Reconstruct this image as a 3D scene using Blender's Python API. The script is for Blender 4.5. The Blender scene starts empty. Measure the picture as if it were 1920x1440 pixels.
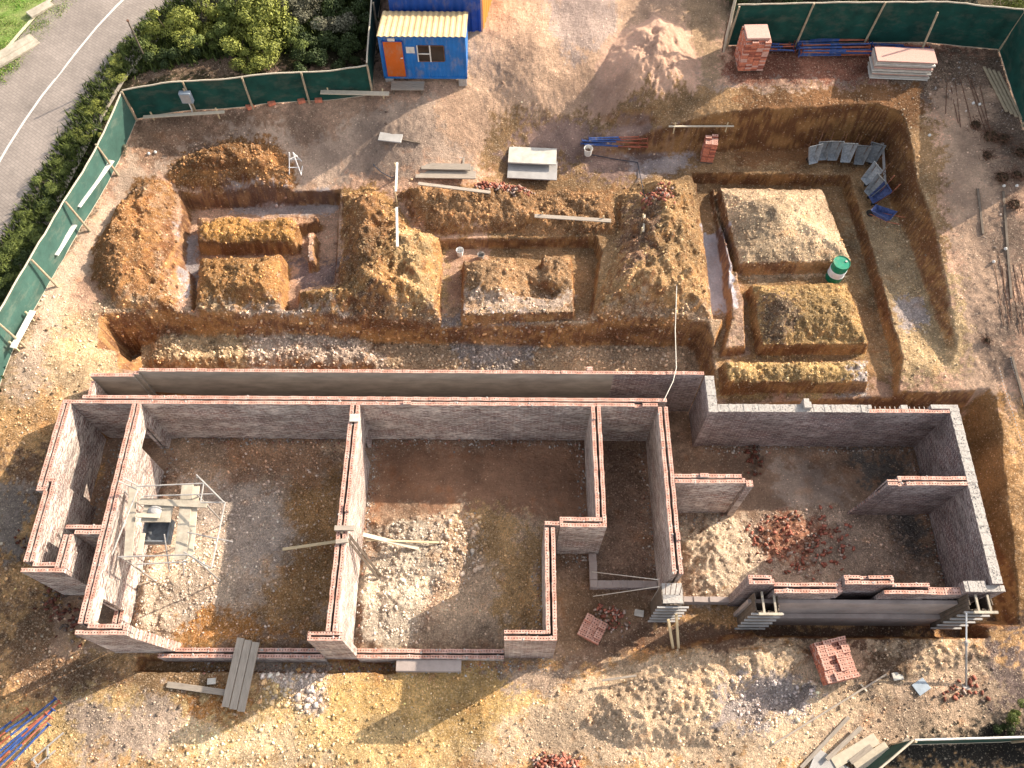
import bpy, math, random
import numpy as np
from mathutils import Vector, Matrix
rad = math.radians
random.seed(7); RS = np.random.RandomState(11)
scn = bpy.context.scene

# ------------------------------------------------------------------ camera, sky, sun, exposure
CAM_H, FPX = 25.0, 1553.0
def cam_axes(a, roll, yaw):
    ca, sa = math.cos(a), math.sin(a); cr, sr = math.cos(roll), math.sin(roll)
    right = Vector((1, 0, 0)); up = Vector((0, ca, sa)); back = Vector((0, -sa, ca))
    r2 = cr*right+sr*up; u2 = -sr*right+cr*up
    Z = Matrix.Rotation(yaw, 3, 'Z')
    return Z@r2, Z@u2, Z@back
CR, CU, CB = cam_axes(rad(28.27), rad(.44), rad(-.11))
cam = bpy.data.cameras.new('camera'); co = bpy.data.objects.new('camera', cam)
scn.collection.objects.link(co); scn.camera = co
co.matrix_world = Matrix(((CR.x, CU.x, CB.x, 0), (CR.y, CU.y, CB.y, 0), (CR.z, CU.z, CB.z, CAM_H), (0, 0, 0, 1)))
cam.sensor_width = 36; cam.lens = 36*FPX/1920; cam.clip_end = 2000; cam.clip_start = .1
SUN = Vector((1.55, .86, 1.0)).normalized()
w = bpy.data.worlds.new("World"); scn.world = w; w.use_nodes = True
wn = w.node_tree.nodes; sky = wn.new('ShaderNodeTexSky'); sky.sky_type = 'NISHITA'; sky.sun_disc = False
sky.sun_elevation = math.asin(SUN.z); sky.sun_rotation = math.atan2(SUN.x, SUN.y); sky.air_density = 1.0; sky.dust_density = 2.5
hsv = wn.new('ShaderNodeHueSaturation'); hsv.inputs['Saturation'].default_value = .40; w.node_tree.links.new(sky.outputs[0], hsv.inputs['Color']); w.node_tree.links.new(hsv.outputs[0], wn['Background'].inputs[0]); wn['Background'].inputs[1].default_value = .15
sl = bpy.data.lights.new('sun', 'SUN'); sl.energy = 4.1; sl.angle = rad(.5); sl.color = (1, .88, .72)
so = bpy.data.objects.new('sun', sl); scn.collection.objects.link(so)
so.rotation_euler = SUN.to_track_quat('Z', 'Y').to_euler(); so.location = (30, 20, 40)
scn.view_settings.view_transform = 'Standard'; scn.view_settings.look = 'None'; scn.view_settings.exposure = 1.2; scn.view_settings.gamma = 1

# ------------------------------------------------------------------ helpers
def ray(px, py):
    return CR*((px-960)/FPX)+CU*((720-py)/FPX)-CB
def at(px, py, z):
    """photo point on the level z -> world point"""
    d = ray(px, py); t = (z-CAM_H)/d.z
    return Vector((d.x*t, d.y*t, z))
def A(pts, z): return [tuple(at(p[0], p[1], p[2] if len(p) > 2 else z)[:2]) for p in pts]
def _h(ix, iy, s):
    n = (ix.astype(np.int64)*374761393+iy.astype(np.int64)*668265263+s*974711) & 0x7fffffff
    n = ((n ^ (n >> 13))*1274126177) & 0x7fffffff
    return ((n ^ (n >> 16)) & 0xffff)/65535.0
def vn(x, y, s=0):
    ix = np.floor(x); iy = np.floor(y); fx = x-ix; fy = y-iy
    fx = fx*fx*(3-2*fx); fy = fy*fy*(3-2*fy)
    a = _h(ix, iy, s); b = _h(ix+1, iy, s); c = _h(ix, iy+1, s); d = _h(ix+1, iy+1, s)
    return (a*(1-fx)+b*fx)*(1-fy)+(c*(1-fx)+d*fx)*fy
def fbm(x, y, s=0, o=4):
    r = 0; a = .5; t = 0
    for i in range(o):
        r = r+a*vn(x, y, s+i*17); t += a; a *= .55; x = x*2.03+3.1; y = y*2.03+1.7
    return r/t-.5
def sdp(poly, x, y):
    """signed distance to polygon, positive inside"""
    d = np.full(x.shape, 1e9); ins = np.zeros(x.shape, bool); n = len(poly)
    for i in range(n):
        x1, y1 = poly[i]; x2, y2 = poly[(i+1) % n]
        ex, ey = x2-x1, y2-y1; L = ex*ex+ey*ey+1e-12
        t = np.clip(((x-x1)*ex+(y-y1)*ey)/L, 0, 1)
        d = np.minimum(d, (x-x1-t*ex)**2+(y-y1-t*ey)**2)
        c = ((y1 > y) != (y2 > y)); xx = (x2-x1)*(y-y1)/((y2-y1) if abs(y2-y1) > 1e-9 else 1e-9)+x1
        ins ^= c & (x < xx)
    return np.where(ins, 1, -1)*np.sqrt(d)
def sst(t): t = np.clip(t, 0, 1); return t*t*(3-2*t)

def tag(o, label=None, cat=None, group=None, kind=None):
    if label: o['label'] = label
    if cat: o['category'] = cat
    if group: o['group'] = group
    if kind: o['kind'] = kind
    return o
def link(o): scn.collection.objects.link(o); return o
def empty(name, loc, rz=0, label=None, cat=None, group=None):
    o = link(bpy.data.objects.new(name, None)); o.location = loc; o.rotation_euler = (0, 0, rz); o.empty_display_size = .2
    bpy.context.view_layer.update()
    return tag(o, label, cat, group)
def copy_tree(o, parent=None):
    c = o.copy(); link(c); c.parent = parent
    if parent is not None: c.matrix_parent_inverse = o.matrix_parent_inverse
    for ch in list(o.children): copy_tree(ch, c)
    return c
class MB:
    def __init__(s): s.v = []; s.f = []; s.uv = []; s.mi = []
    def face(s, idx, uv=None, m=0):
        s.f.append(idx); s.uv.append(uv or [(0, 0)]*len(idx)); s.mi.append(m)
    def box(s, x0, x1, y0, y1, z0, z1, M=None, m=0, mt=None, taper=0):
        """axis box with metre uvs; mt = material of the top"""
        if mt is None: mt = m
        b = len(s.v); c = [(x0, y0, z0), (x1, y0, z0), (x1, y1, z0), (x0, y1, z0), (x0+taper, y0+taper, z1), (x1-taper, y0+taper, z1), (x1-taper, y1-taper, z1), (x0+taper, y1-taper, z1)]
        for p in c: s.v.append(tuple(M@Vector(p)) if M is not None else p)
        for q, k in (((0, 1, 5, 4), 0), ((2, 3, 7, 6), 0), ((1, 2, 6, 5), 1), ((3, 0, 4, 7), 1)):
            s.face([b+i for i in q], [((c[i][k]), c[i][2]) for i in q], m)
        for q, mm in (((4, 5, 6, 7), mt), ((3, 2, 1, 0), m)):
            lx = (x1-x0) >= (y1-y0)
            s.face([b+i for i in q], [((c[i][0], c[i][1]-y0) if lx else (c[i][1], c[i][0]-x0)) for i in q], mm)
    def beam(s, p0, p1, w, h, m=0):
        p0 = Vector(p0); p1 = Vector(p1); d = p1-p0; L = d.length
        q = d.to_track_quat('X', 'Z').to_matrix().to_4x4(); M = Matrix.Translation(p0)@q
        s.box(0, L, -w/2, w/2, -h/2, h/2, M, m)
    def tube(s, p0, p1, r, n=8, r1=None, m=0, cap=True):
        p0 = Vector(p0); p1 = Vector(p1); q = (p1-p0).to_track_quat('Z', 'Y'); b = len(s.v); r1 = r if r1 is None else r1
        for k, (p, rr) in enumerate(((p0, r), (p1, r1))):
            for i in range(n):
                a = 2*math.pi*i/n; s.v.append(tuple(p+q@Vector((rr*math.cos(a), rr*math.sin(a), 0))))
        for i in range(n):
            j = (i+1) % n; s.face([b+i, b+j, b+n+j, b+n+i], m=m)
        if cap: s.face([b+n+i for i in range(n)], m=m); s.face([b+n-1-i for i in range(n)], m=m)
    def path(s, pts, r, n=6, m=0):
        for a, c in zip(pts[:-1], pts[1:]): s.tube(a, c, r, n, m=m)
    def lathe(s, prof, n=24, c=(0, 0, 0), m=0):
        b = len(s.v)
        for r, z in prof:
            for i in range(n):
                a = 2*math.pi*i/n; s.v.append((c[0]+r*math.cos(a), c[1]+r*math.sin(a), c[2]+z))
        for k in range(len(prof)-1):
            for i in range(n):
                j = (i+1) % n; s.face([b+k*n+i, b+k*n+j, b+(k+1)*n+j, b+(k+1)*n+i], m=m)
    def poly(s, pts, z0, z1, m=0):
        b = len(s.v); n = len(pts)
        for z in (z0, z1):
            for p in pts: s.v.append((p[0], p[1], z))
        s.face([b+n+i for i in range(n)], m=m); s.face([b+n-1-i for i in range(n)], m=m)
        for i in range(n):
            j = (i+1) % n; s.face([b+i, b+j, b+n+j, b+n+i], m=m)
    def build(s, name, mats, parent=None, smooth=False, bevel=0):
        me = bpy.data.meshes.new(name); me.from_pydata(s.v, [], s.f)
        uv = me.uv_layers.new(name='UVMap'); flat = [c for f in s.uv for p in f for c in p]
        uv.data.foreach_set('uv', flat)
        if not isinstance(mats, (list, tuple)): mats = [mats]
        for m in mats: me.materials.append(m)
        me.polygons.foreach_set('material_index', s.mi)
        if smooth: me.polygons.foreach_set('use_smooth', [True]*len(s.f))
        me.update(); o = bpy.data.objects.new(name, me); link(o)
        if parent is not None: o.parent = parent
        if bevel:
            b = o.modifiers.new('bevel', 'BEVEL'); b.width = bevel; b.segments = 1; b.limit_method = 'ANGLE'
        return o

# ------------------------------------------------------------------ materials
def mat(name, col=(.5, .5, .5), rough=.8, metal=0, var=.15, scale=6, bump=0, bscale=30, stretch=None, col2=None, spots=None, hue=0, objr=0, grime=None):
    m = bpy.data.materials.new(name); m.use_nodes = True; nt = m.node_tree; N = nt.nodes; L = nt.links
    b = N['Principled BSDF']; b.inputs['Roughness'].default_value = rough; b.inputs['Metallic'].default_value = metal
    b.inputs['Specular IOR Level'].default_value = .3
    tc = N.new('ShaderNodeTexCoord'); mp = N.new('ShaderNodeMapping'); L.new(tc.outputs['Object'], mp.inputs[0])
    if stretch: mp.inputs['Scale'].default_value = stretch
    n = N.new('ShaderNodeTexNoise'); n.inputs['Scale'].default_value = scale; n.inputs['Detail'].default_value = 8; n.inputs['Roughness'].default_value = .65
    L.new(mp.outputs[0], n.inputs['Vector'])
    cr = N.new('ShaderNodeMapRange'); cr.inputs[1].default_value = .3; cr.inputs[2].default_value = .7
    L.new(n.outputs['Fac'], cr.inputs[0])
    mx = N.new('ShaderNodeMix'); mx.data_type = 'RGBA'
    c2 = col2 or tuple(c*(1+var) for c in col); c1 = col if col2 else tuple(c*(1-var) for c in col)
    mx.inputs[6].default_value = (*c1, 1); mx.inputs[7].default_value = (*c2, 1); L.new(cr.outputs[0], mx.inputs[0])
    out = mx.outputs[2]
    if objr:
        oi = N.new('ShaderNodeObjectInfo'); hs = N.new('ShaderNodeHueSaturation'); mr = N.new('ShaderNodeMapRange')
        mr.inputs[3].default_value = 1-objr; mr.inputs[4].default_value = 1+objr; L.new(oi.outputs['Random'], mr.inputs[0])
        L.new(mr.outputs[0], hs.inputs['Value']); L.new(out, hs.inputs['Color']); out = hs.outputs[0]
    if grime:
        gc, amt, gs, st_ = grime; mp2 = N.new('ShaderNodeMapping'); mp2.inputs['Scale'].default_value = st_; L.new(tc.outputs['Object'], mp2.inputs[0])
        ng = N.new('ShaderNodeTexNoise'); ng.inputs['Scale'].default_value = gs; ng.inputs['Detail'].default_value = 9; ng.inputs['Roughness'].default_value = .72; L.new(mp2.outputs[0], ng.inputs['Vector'])
        rg_ = N.new('ShaderNodeMapRange'); rg_.inputs[1].default_value = .50; rg_.inputs[2].default_value = .66; rg_.inputs[4].default_value = amt; L.new(ng.outputs['Fac'], rg_.inputs[0])
        mg = N.new('ShaderNodeMix'); mg.data_type = 'RGBA'; L.new(rg_.outputs[0], mg.inputs[0]); L.new(out, mg.inputs[6]); mg.inputs[7].default_value = (*gc, 1); out = mg.outputs[2]
    L.new(out, b.inputs['Base Color'])
    if bump:
        n2 = N.new('ShaderNodeTexNoise'); n2.inputs['Scale'].default_value = bscale; n2.inputs['Detail'].default_value = 6; L.new(mp.outputs[0], n2.inputs['Vector'])
        bp = N.new('ShaderNodeBump'); bp.inputs['Strength'].default_value = bump; bp.inputs['Distance'].default_value = .02
        L.new(n2.outputs['Fac'], bp.inputs['Height']); L.new(bp.outputs[0], b.inputs['Normal'])
    return m
def brick_side(name, brick=(.29, .145, .115), mortar=(.66, .57, .50), smear=.95, scale=1):
    m = bpy.data.materials.new(name); m.use_nodes = True; nt = m.node_tree; N = nt.nodes; L = nt.links; b = N['Principled BSDF']
    b.inputs['Roughness'].default_value = .92; b.inputs['Specular IOR Level'].default_value = .15
    uv = N.new('ShaderNodeUVMap'); br = N.new('ShaderNodeTexBrick'); L.new(uv.outputs[0], br.inputs['Vector'])
    br.inputs['Scale'].default_value = 1; br.inputs['Brick Width'].default_value = .23; br.inputs['Row Height'].default_value = .085; br.inputs['Mortar Size'].default_value = .013
    br.inputs['Mortar Smooth'].default_value = .3; br.inputs['Bias'].default_value = -.1
    br.inputs['Color1'].default_value = (*brick, 1); br.inputs['Color2'].default_value = (brick[0]*.6, brick[1]*.75, brick[2]*.95, 1); br.inputs['Mortar'].default_value = (*mortar, 1)
    def noi(sx, sy, det, rgh=.6):
        mp = N.new('ShaderNodeMapping'); mp.inputs['Scale'].default_value = (sx, sy, 1); L.new(uv.outputs[0], mp.inputs[0])
        n = N.new('ShaderNodeTexNoise'); n.inputs['Scale'].default_value = 1; n.inputs['Detail'].default_value = det; n.inputs['Roughness'].default_value = rgh
        L.new(mp.outputs[0], n.inputs['Vector']); return n
    n1 = noi(3.2, 17, 6, .75); n2 = noi(9, 40, 3); n3 = noi(.6, 1.6, 4)
    ad = N.new('ShaderNodeMath'); ad.operation = 'ADD'; L.new(n1.outputs['Fac'], ad.inputs[0])
    ml = N.new('ShaderNodeMath'); ml.operation = 'MULTIPLY'; L.new(n3.outputs['Fac'], ml.inputs[0]); ml.inputs[1].default_value = .42; L.new(ml.outputs[0], ad.inputs[1])
    mr = N.new('ShaderNodeMapRange'); mr.inputs[1].default_value = .66; mr.inputs[2].default_value = .76; mr.inputs[4].default_value = smear; L.new(ad.outputs[0], mr.inputs[0])
    mx = N.new('ShaderNodeMix'); mx.data_type = 'RGBA'; L.new(mr.outputs[0], mx.inputs[0]); L.new(br.outputs['Color'], mx.inputs[6])
    mx.inputs[7].default_value = (mortar[0]*1.15, mortar[1]*1.15, mortar[2]*1.15, 1)
    mx2 = N.new('ShaderNodeMix'); mx2.data_type = 'RGBA'; mx2.blend_type = 'MULTIPLY'; mx2.inputs[0].default_value = 1
    mr2 = N.new('ShaderNodeMapRange'); mr2.inputs[1].default_value = .3; mr2.inputs[2].default_value = .7; mr2.inputs[3].default_value = .5; mr2.inputs[4].default_value = 1.35
    L.new(n2.outputs['Fac'], mr2.inputs[0]); L.new(mx.outputs[2], mx2.inputs[6]); L.new(mr2.outputs[0], mx2.inputs[7]); 
    n4 = noi(.55, .9, 8, .7); mr4 = N.new('ShaderNodeMapRange'); mr4.inputs[1].default_value = .38; mr4.inputs[2].default_value = .6; mr4.inputs[3].default_value = .62; mr4.inputs[4].default_value = 1.1; L.new(n4.outputs['Fac'], mr4.inputs[0])
    mx4 = N.new('ShaderNodeMix'); mx4.data_type = 'RGBA'; mx4.blend_type = 'MULTIPLY'; mx4.inputs[0].default_value = 1; L.new(mx2.outputs[2], mx4.inputs[6]); L.new(mr4.outputs[0], mx4.inputs[7]); L.new(mx4.outputs[2], b.inputs['Base Color'])
    bp = N.new('ShaderNodeBump'); bp.inputs['Strength'].default_value = .8; bp.inputs['Distance'].default_value = .02
    h = N.new('ShaderNodeMath'); h.operation = 'ADD'; L.new(mr.outputs[0], h.inputs[0]); L.new(n2.outputs['Fac'], h.inputs[1]); L.new(h.outputs[0], bp.inputs['Height']); L.new(bp.outputs[0], b.inputs['Normal'])
    return m
def brick_top(name, col=(.60, .27, .19), dots=True, var=.3):
    m = bpy.data.materials.new(name); m.use_nodes = True; nt = m.node_tree; N = nt.nodes; L = nt.links; b = N['Principled BSDF']
    b.inputs['Roughness'].default_value = .9; b.inputs['Specular IOR Level'].default_value = .15
    uv = N.new('ShaderNodeUVMap'); n = N.new('ShaderNodeTexNoise'); n.inputs['Scale'].default_value = 5; n.inputs['Detail'].default_value = 7; L.new(uv.outputs[0], n.inputs['Vector'])
    cr = N.new('ShaderNodeValToRGB'); cr.color_ramp.elements[0].position = .35; cr.color_ramp.elements[1].position = .68
    cr.color_ramp.elements[0].color = (col[0]*(1-var), col[1]*(1-var), col[2]*(1-var), 1); cr.color_ramp.elements[1].color = (col[0]*1.15, col[1]*1.5, col[2]*1.7, 1)
    L.new(n.outputs['Fac'], cr.inputs[0])
    out = cr.outputs[0]
    if dots:
        sp = N.new('ShaderNodeSeparateXYZ'); L.new(uv.outputs[0], sp.inputs[0])
        def fr(o, per):
            d = N.new('ShaderNodeMath'); d.operation = 'DIVIDE'; d.inputs[1].default_value = per; L.new(o, d.inputs[0])
            f = N.new('ShaderNodeMath'); f.operation = 'FRACT'; L.new(d.outputs[0], f.inputs[0])
            s = N.new('ShaderNodeMath'); s.operation = 'SUBTRACT'; s.inputs[1].default_value = .5; L.new(f.outputs[0], s.inputs[0])
            p = N.new('ShaderNodeMath'); p.operation = 'MULTIPLY'; p.inputs[1].default_value = per; L.new(s.outputs[0], p.inputs[0])
            q = N.new('ShaderNodeMath'); q.operation = 'POWER'; q.inputs[1].default_value = 2; L.new(p.outputs[0], q.inputs[0]); return q.outputs[0]
        ad = N.new('ShaderNodeMath'); ad.operation = 'ADD'; L.new(fr(sp.outputs[0], .078), ad.inputs[0]); L.new(fr(sp.outputs[1], .11), ad.inputs[1])
        lt = N.new('ShaderNodeMath'); lt.operation = 'LESS_THAN'; lt.inputs[1].default_value = .018**2; L.new(ad.outputs[0], lt.inputs[0])
        mx = N.new('ShaderNodeMix'); mx.data_type = 'RGBA'; L.new(lt.outputs[0], mx.inputs[0]); L.new(out, mx.inputs[6]); mx.inputs[7].default_value = (.05, .025, .02, 1); out = mx.outputs[2]
    L.new(out, b.inputs['Base Color']); return m
def soil_mat():
    m = bpy.data.materials.new('soil'); m.use_nodes = True; nt = m.node_tree; N = nt.nodes; L = nt.links; b = N['Principled BSDF']
    b.inputs['Roughness'].default_value = .95; b.inputs['Specular IOR Level'].default_value = .1
    at_ = N.new('ShaderNodeAttribute'); at_.attribute_name = 'soil'; tc = N.new('ShaderNodeTexCoord')
    def noi(s, d=6, r=.6):
        n = N.new('ShaderNodeTexNoise'); n.inputs['Scale'].default_value = s; n.inputs['Detail'].default_value = d; n.inputs['Roughness'].default_value = r; L.new(tc.outputs['Object'], n.inputs['Vector']); return n.outputs['Fac']
    def mr(o, a, c, x, y):
        r = N.new('ShaderNodeMapRange'); r.inputs[1].default_value = a; r.inputs[2].default_value = c; r.inputs[3].default_value = x; r.inputs[4].default_value = y; L.new(o, r.inputs[0]); return r.outputs[0]
    def mix(f, a, c, bt='MIX'):
        x = N.new('ShaderNodeMix'); x.data_type = 'RGBA'; x.blend_type = bt
        if isinstance(f, float): x.inputs[0].default_value = f
        else: L.new(f, x.inputs[0])
        for k, v in ((6, a), (7, c)):
            if isinstance(v, tuple): x.inputs[k].default_value = (*v, 1)
            else: L.new(v, x.inputs[k])
        return x.outputs[2]
    c = at_.outputs['Color']
    ctr = mr(at_.outputs['Alpha'], .03, .5, .32, 1.0)
    c = mix(ctr, c, mix(1.0, c, mr(noi(2.6, 10, .75), .32, .68, .55, 1.4), 'MULTIPLY'))
    c = mix(ctr, c, mix(1.0, c, mr(noi(15, 9, .8), .34, .66, .42, 1.5), 'MULTIPLY'))
    base_c = at_.outputs['Color']
    # pebbles, amount from the alpha of the soil attribute
    def peb(scale, th, colr, thr):
        v = N.new('ShaderNodeTexVoronoi'); v.inputs['Scale'].default_value = scale; L.new(tc.outputs['Object'], v.inputs['Vector'])
        sp = N.new('ShaderNodeSeparateColor'); L.new(v.outputs['Color'], sp.inputs[0])
        al = N.new('ShaderNodeMath'); al.operation = 'MULTIPLY'; al.inputs[1].default_value = th; L.new(at_.outputs['Alpha'], al.inputs[0])
        lt = N.new('ShaderNodeMath'); lt.operation = 'LESS_THAN'; L.new(sp.outputs[0], lt.inputs[0]); L.new(al.outputs[0], lt.inputs[1])
        ds = N.new('ShaderNodeMath'); ds.operation = 'LESS_THAN'; L.new(v.outputs['Distance'], ds.inputs[0]); ds.inputs[1].default_value = thr
        an = N.new('ShaderNodeMath'); an.operation = 'MULTIPLY'; L.new(lt.outputs[0], an.inputs[0]); L.new(ds.outputs[0], an.inputs[1])
        hv = mr(sp.outputs[1], 0, 1, .5, 1.25)
        return an.outputs[0], mix(1.0, mix(.45, mix(1.0, base_c, (1.75, 1.75, 1.75), 'MULTIPLY'), colr), hv, 'MULTIPLY')
    f1, c1 = peb(16, .55, (.62, .5, .36), .40); f2, c2 = peb(34, .8, (.50, .40, .28), .42); f3, c3 = peb(22, .25, (.09, .055, .035), .38)
    c = mix(f3, c, c3); c = mix(f2, c, c2); c = mix(f1, c, c1)
    L.new(c, b.inputs['Base Color'])
    hh = N.new('ShaderNodeMath'); hh.operation = 'ADD'; L.new(mr(noi(22, 10, .8), .3, .7, 0, 1.6), hh.inputs[0]); L.new(f1, hh.inputs[1])
    h2 = N.new('ShaderNodeMath'); h2.operation = 'ADD'; L.new(hh.outputs[0], h2.inputs[0]); L.new(mr(noi(5, 6), .3, .7, 0, 2.), h2.inputs[1])
    bp = N.new('ShaderNodeBump'); bp.inputs['Strength'].default_value = .9; bp.inputs['Distance'].default_value = .045; L.new(h2.outputs[0], bp.inputs['Height']); L.new(bp.outputs[0], b.inputs['Normal'])
    return m
def attr_mat(name, attr, rough=.9, var=.3, scale=20, transl=0):
    m = bpy.data.materials.new(name); m.use_nodes = True; nt = m.node_tree; N = nt.nodes; L = nt.links; b = N['Principled BSDF']
    b.inputs['Roughness'].default_value = rough; b.inputs['Specular IOR Level'].default_value = .2
    a = N.new('ShaderNodeAttribute'); a.attribute_name = attr; tc = N.new('ShaderNodeTexCoord')
    n = N.new('ShaderNodeTexNoise'); n.inputs['Scale'].default_value = scale; n.inputs['Detail'].default_value = 5; L.new(tc.outputs['Object'], n.inputs['Vector'])
    r = N.new('ShaderNodeMapRange'); r.inputs[1].default_value = .3; r.inputs[2].default_value = .7; r.inputs[3].default_value = 1-var; r.inputs[4].default_value = 1+var; L.new(n.outputs['Fac'], r.inputs[0])
    x = N.new('ShaderNodeMix'); x.data_type = 'RGBA'; x.blend_type = 'MULTIPLY'; x.inputs[0].default_value = 1; L.new(a.outputs['Color'], x.inputs[6]); L.new(r.outputs[0], x.inputs[7])
    L.new(x.outputs[2], b.inputs['Base Color'])
    if transl:
        b.inputs['Subsurface Weight'].default_value = 0
    return m
M = {}
M['bside'] = brick_side('brick_wall_face')
M['bside2'] = brick_side('dark_brick_wall_face', (.20, .105, .095), (.46, .39, .36), .75)
M['btop'] = brick_top('perforated_brick_top', (.54, .265, .19))
M['bcut'] = mat('cavity_dark', (.10, .055, .045), .95)
M['conc_top'] = mat('rough_concrete', (.36, .325, .29), .95, var=.22, scale=14, bump=.9, bscale=18)
M['plaster'] = mat('bagged_plaster', (.30, .26, .215), .95, var=.3, scale=1.2, bump=.3, stretch=(1, 1, 3))
M['render_grey'] = mat('rough_render', (.33, .27, .24), .95, var=.2, scale=2, bump=.3)
M['wood'] = mat('weathered_timber', (.30, .25, .20), .85, var=.28, scale=3, bump=.3, stretch=(1, 14, 14), objr=.12)
M['wood_y'] = mat('fresh_timber', (.55, .42, .25), .8, var=.22, scale=3, bump=.2, stretch=(1, 12, 12))
M['wood_d'] = mat('dark_timber', (.13, .10, .075), .9, var=.35, scale=5, bump=.3)
M['white_w'] = mat('white_board', (.62, .59, .54), .7, var=.12, scale=5, bump=.1, grime=((.33, .25, .17), .4, 4, (1, 1, 1)))
M['sheet_grey'] = mat('grey_board', (.33, .31, .29), .9, var=.16, scale=3, bump=.3)
M['dirty_slab'] = mat('dirty_concrete', (.36, .31, .24), .95, var=.3, scale=4, bump=.4)
M['sheet_white'] = mat('cement_dusted_board', (.47, .43, .37), .9, var=.22, scale=4, bump=.2)
M['steel'] = mat('galvanised_tube', (.36, .33, .30), .6, .2, var=.3, scale=9)
M['wsteel'] = mat('white_painted_tube', (.72, .71, .69), .5, var=.15, scale=9)
M['rust'] = mat('rusty_steel', (.13, .065, .04), .85, var=.4, scale=8)
M['blue'] = mat('blue_painted_steel', (.03, .07, .22), .6, var=.4, scale=7, grime=((.33, .28, .22), .5, 5, (1, 1, 1)))
M['orange'] = mat('orange_painted_steel', (.36, .10, .055), .65, var=.4, scale=7, grime=((.33, .27, .2), .4, 5, (1, 1, 1)))
M['cblue'] = mat('container_blue_paint', (.012, .14, .42), .5, var=.18, scale=2.2, grime=((.33, .25, .17), .45, 2.5, (1, 1, .5)))
M['cblue2'] = mat('container_dark_blue_paint', (.012, .06, .28), .5, var=.2, scale=2.2, grime=((.33, .25, .17), .35, 2.2, (1, 1, .5)))
M['corange'] = mat('orange_door_paint', (.52, .11, .015), .5, var=.14, scale=2.5, grime=((.33, .25, .17), .5, 3.5, (1, 1, .5)))
M['corange2'] = mat('orange_container_paint', (.60, .20, .04), .5, var=.08, scale=2.5)
M['croof'] = mat('cream_roof_sheet', (.60, .43, .22), .55, var=.1, scale=2.5, grime=((.36, .22, .10), .5, 2.6, (1, .4, 1)))
M['glass'] = mat('dark_window_glass', (.035, .025, .02), .12, var=.4, scale=2)
M['net_lit'] = mat('sunlit_tone_shade_net', (.042, .098, .078), .85, var=.25, scale=1.5, bump=.6, bscale=5, grime=((.20, .20, .15), .35, 1.3, (1, 1, 2)))  # paler copy of the green net, sunlight put into its colour
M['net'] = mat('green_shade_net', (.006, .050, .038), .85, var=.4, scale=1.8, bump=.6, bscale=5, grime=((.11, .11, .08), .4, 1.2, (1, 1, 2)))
M['pole'] = mat('gum_pole', (.34, .27, .18), .85, var=.25, scale=8)
M['rail'] = mat('pale_top_rail', (.48, .41, .31), .85, var=.15, scale=8)
M['grey_paint'] = mat('grey_enclosure', (.25, .29, .33), .6, var=.15)
M['tray'] = mat('cement_crusted_steel', (.22, .23, .24), .8, var=.35, scale=9, bump=.3, objr=.3)
M['tray_blue'] = mat('scuffed_blue_steel', (.05, .07, .17), .7, var=.6, scale=9)
M['rubber'] = mat('black_rubber', (.02, .02, .02), .8)
M['green_drum'] = mat('green_drum_paint', (.0, .20, .11), .45, var=.15, grime=((.33, .25, .17), .3, 5, (1, 1, 1)))
M['white_drum'] = mat('white_drum_paint', (.78, .80, .80), .5, var=.06)
M['rope'] = mat('pale_rope', (.6, .55, .47), .9)
M['hose'] = mat('dark_hose', (.04, .045, .06), .6)
M['rubble_brick'] = attr_mat('broken_brick', 'col', .95, .2, 25)
M['stone'] = attr_mat('stone', 'col', .95, .25, 25)
M['leaf'] = attr_mat('leaf', 'col', .6, .2, 3)
M['bark'] = mat('bark', (.10, .075, .05), .95, var=.3)
M['pack'] = None
SOIL = soil_mat()

# ------------------------------------------------------------------ terrain height field
ctl = [(0, 0, 2.9), (200, 0, 3.2), (450, 0, 3.4), (0, 150, 2.8), (0, 290, 2.7), (0, 420, 2.5), (120, 130, 2.9), (0, 600, 2.3), (0, 700, 2.1), (0, 850, 1.5), (0, 1000, .6), (0, 1120, .1), (0, 1250, -.15), (0, 1440, -.3),
       (262, 225, 3.2), (160, 425, 2.55), (100, 530, 2.4), (60, 640, 2.25), (700, 185, 3.3), (500, 210, 3.25), (330, 250, 3.1), (270, 330, 2.5), (190, 450, 2.3), (170, 560, 2.1), (700, 100, 3.35), (800, 230, 3.0), (1000, 150, 3.45), (1200, 100, 3.6), (1350, 60, 3.7), (1600, 90, 3.7), (1880, 90, 3.7), (1920, 230, 3.6),
       (1340, 185, 3.35), (1500, 180, 3.35), (1690, 190, 3.3), (1750, 320, 3.0), (1790, 450, 2.6), (1900, 450, 2.8), (1830, 600, 2.1), (1900, 700, 1.8), (1850, 720, 1.5), (1885, 850, 1.15), (1905, 1000, .9), (1915, 1180, .55), (1900, 1300, .35), (1850, 1240, .35),
       (350, 350, 1.7), (250, 500, 1.6), (500, 340, 1.6), (640, 320, 1.8), (850, 310, 1.8), (950, 285, 1.55), (1020, 290, 1.45), (950, 320, 1.5), (700, 400, 1.45), (900, 400, 1.45), (1100, 320, 1.5), (1200, 330, 1.45), (1100, 450, 1.45), (1250, 520, 1.45), (500, 500, 1.45), (300, 580, 1.45),
       (100, 800, 1.5), (60, 850, 1.2), (95, 930, .8), (20, 960, .7), (30, 1060, .25), (100, 1130, -.1), (200, 1250, -.2), (400, 1300, -.2), (600, 1300, -.2), (800, 1300, -.2), (1000, 1320, -.2), (960, 1440, -.3), (500, 1440, -.3), (1250, 1260, .25), (1400, 1220, .4), (1600, 1215, .4), (1750, 1210, .4), (1300, 1400, -.05), (1600, 1350, .1), (1750, 1440, .0), (1900, 1440, .1),
       (130, 680, 1.95), (200, 690, 1.5), (110, 740, 1.8), (165, 620, 1.8)]
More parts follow.
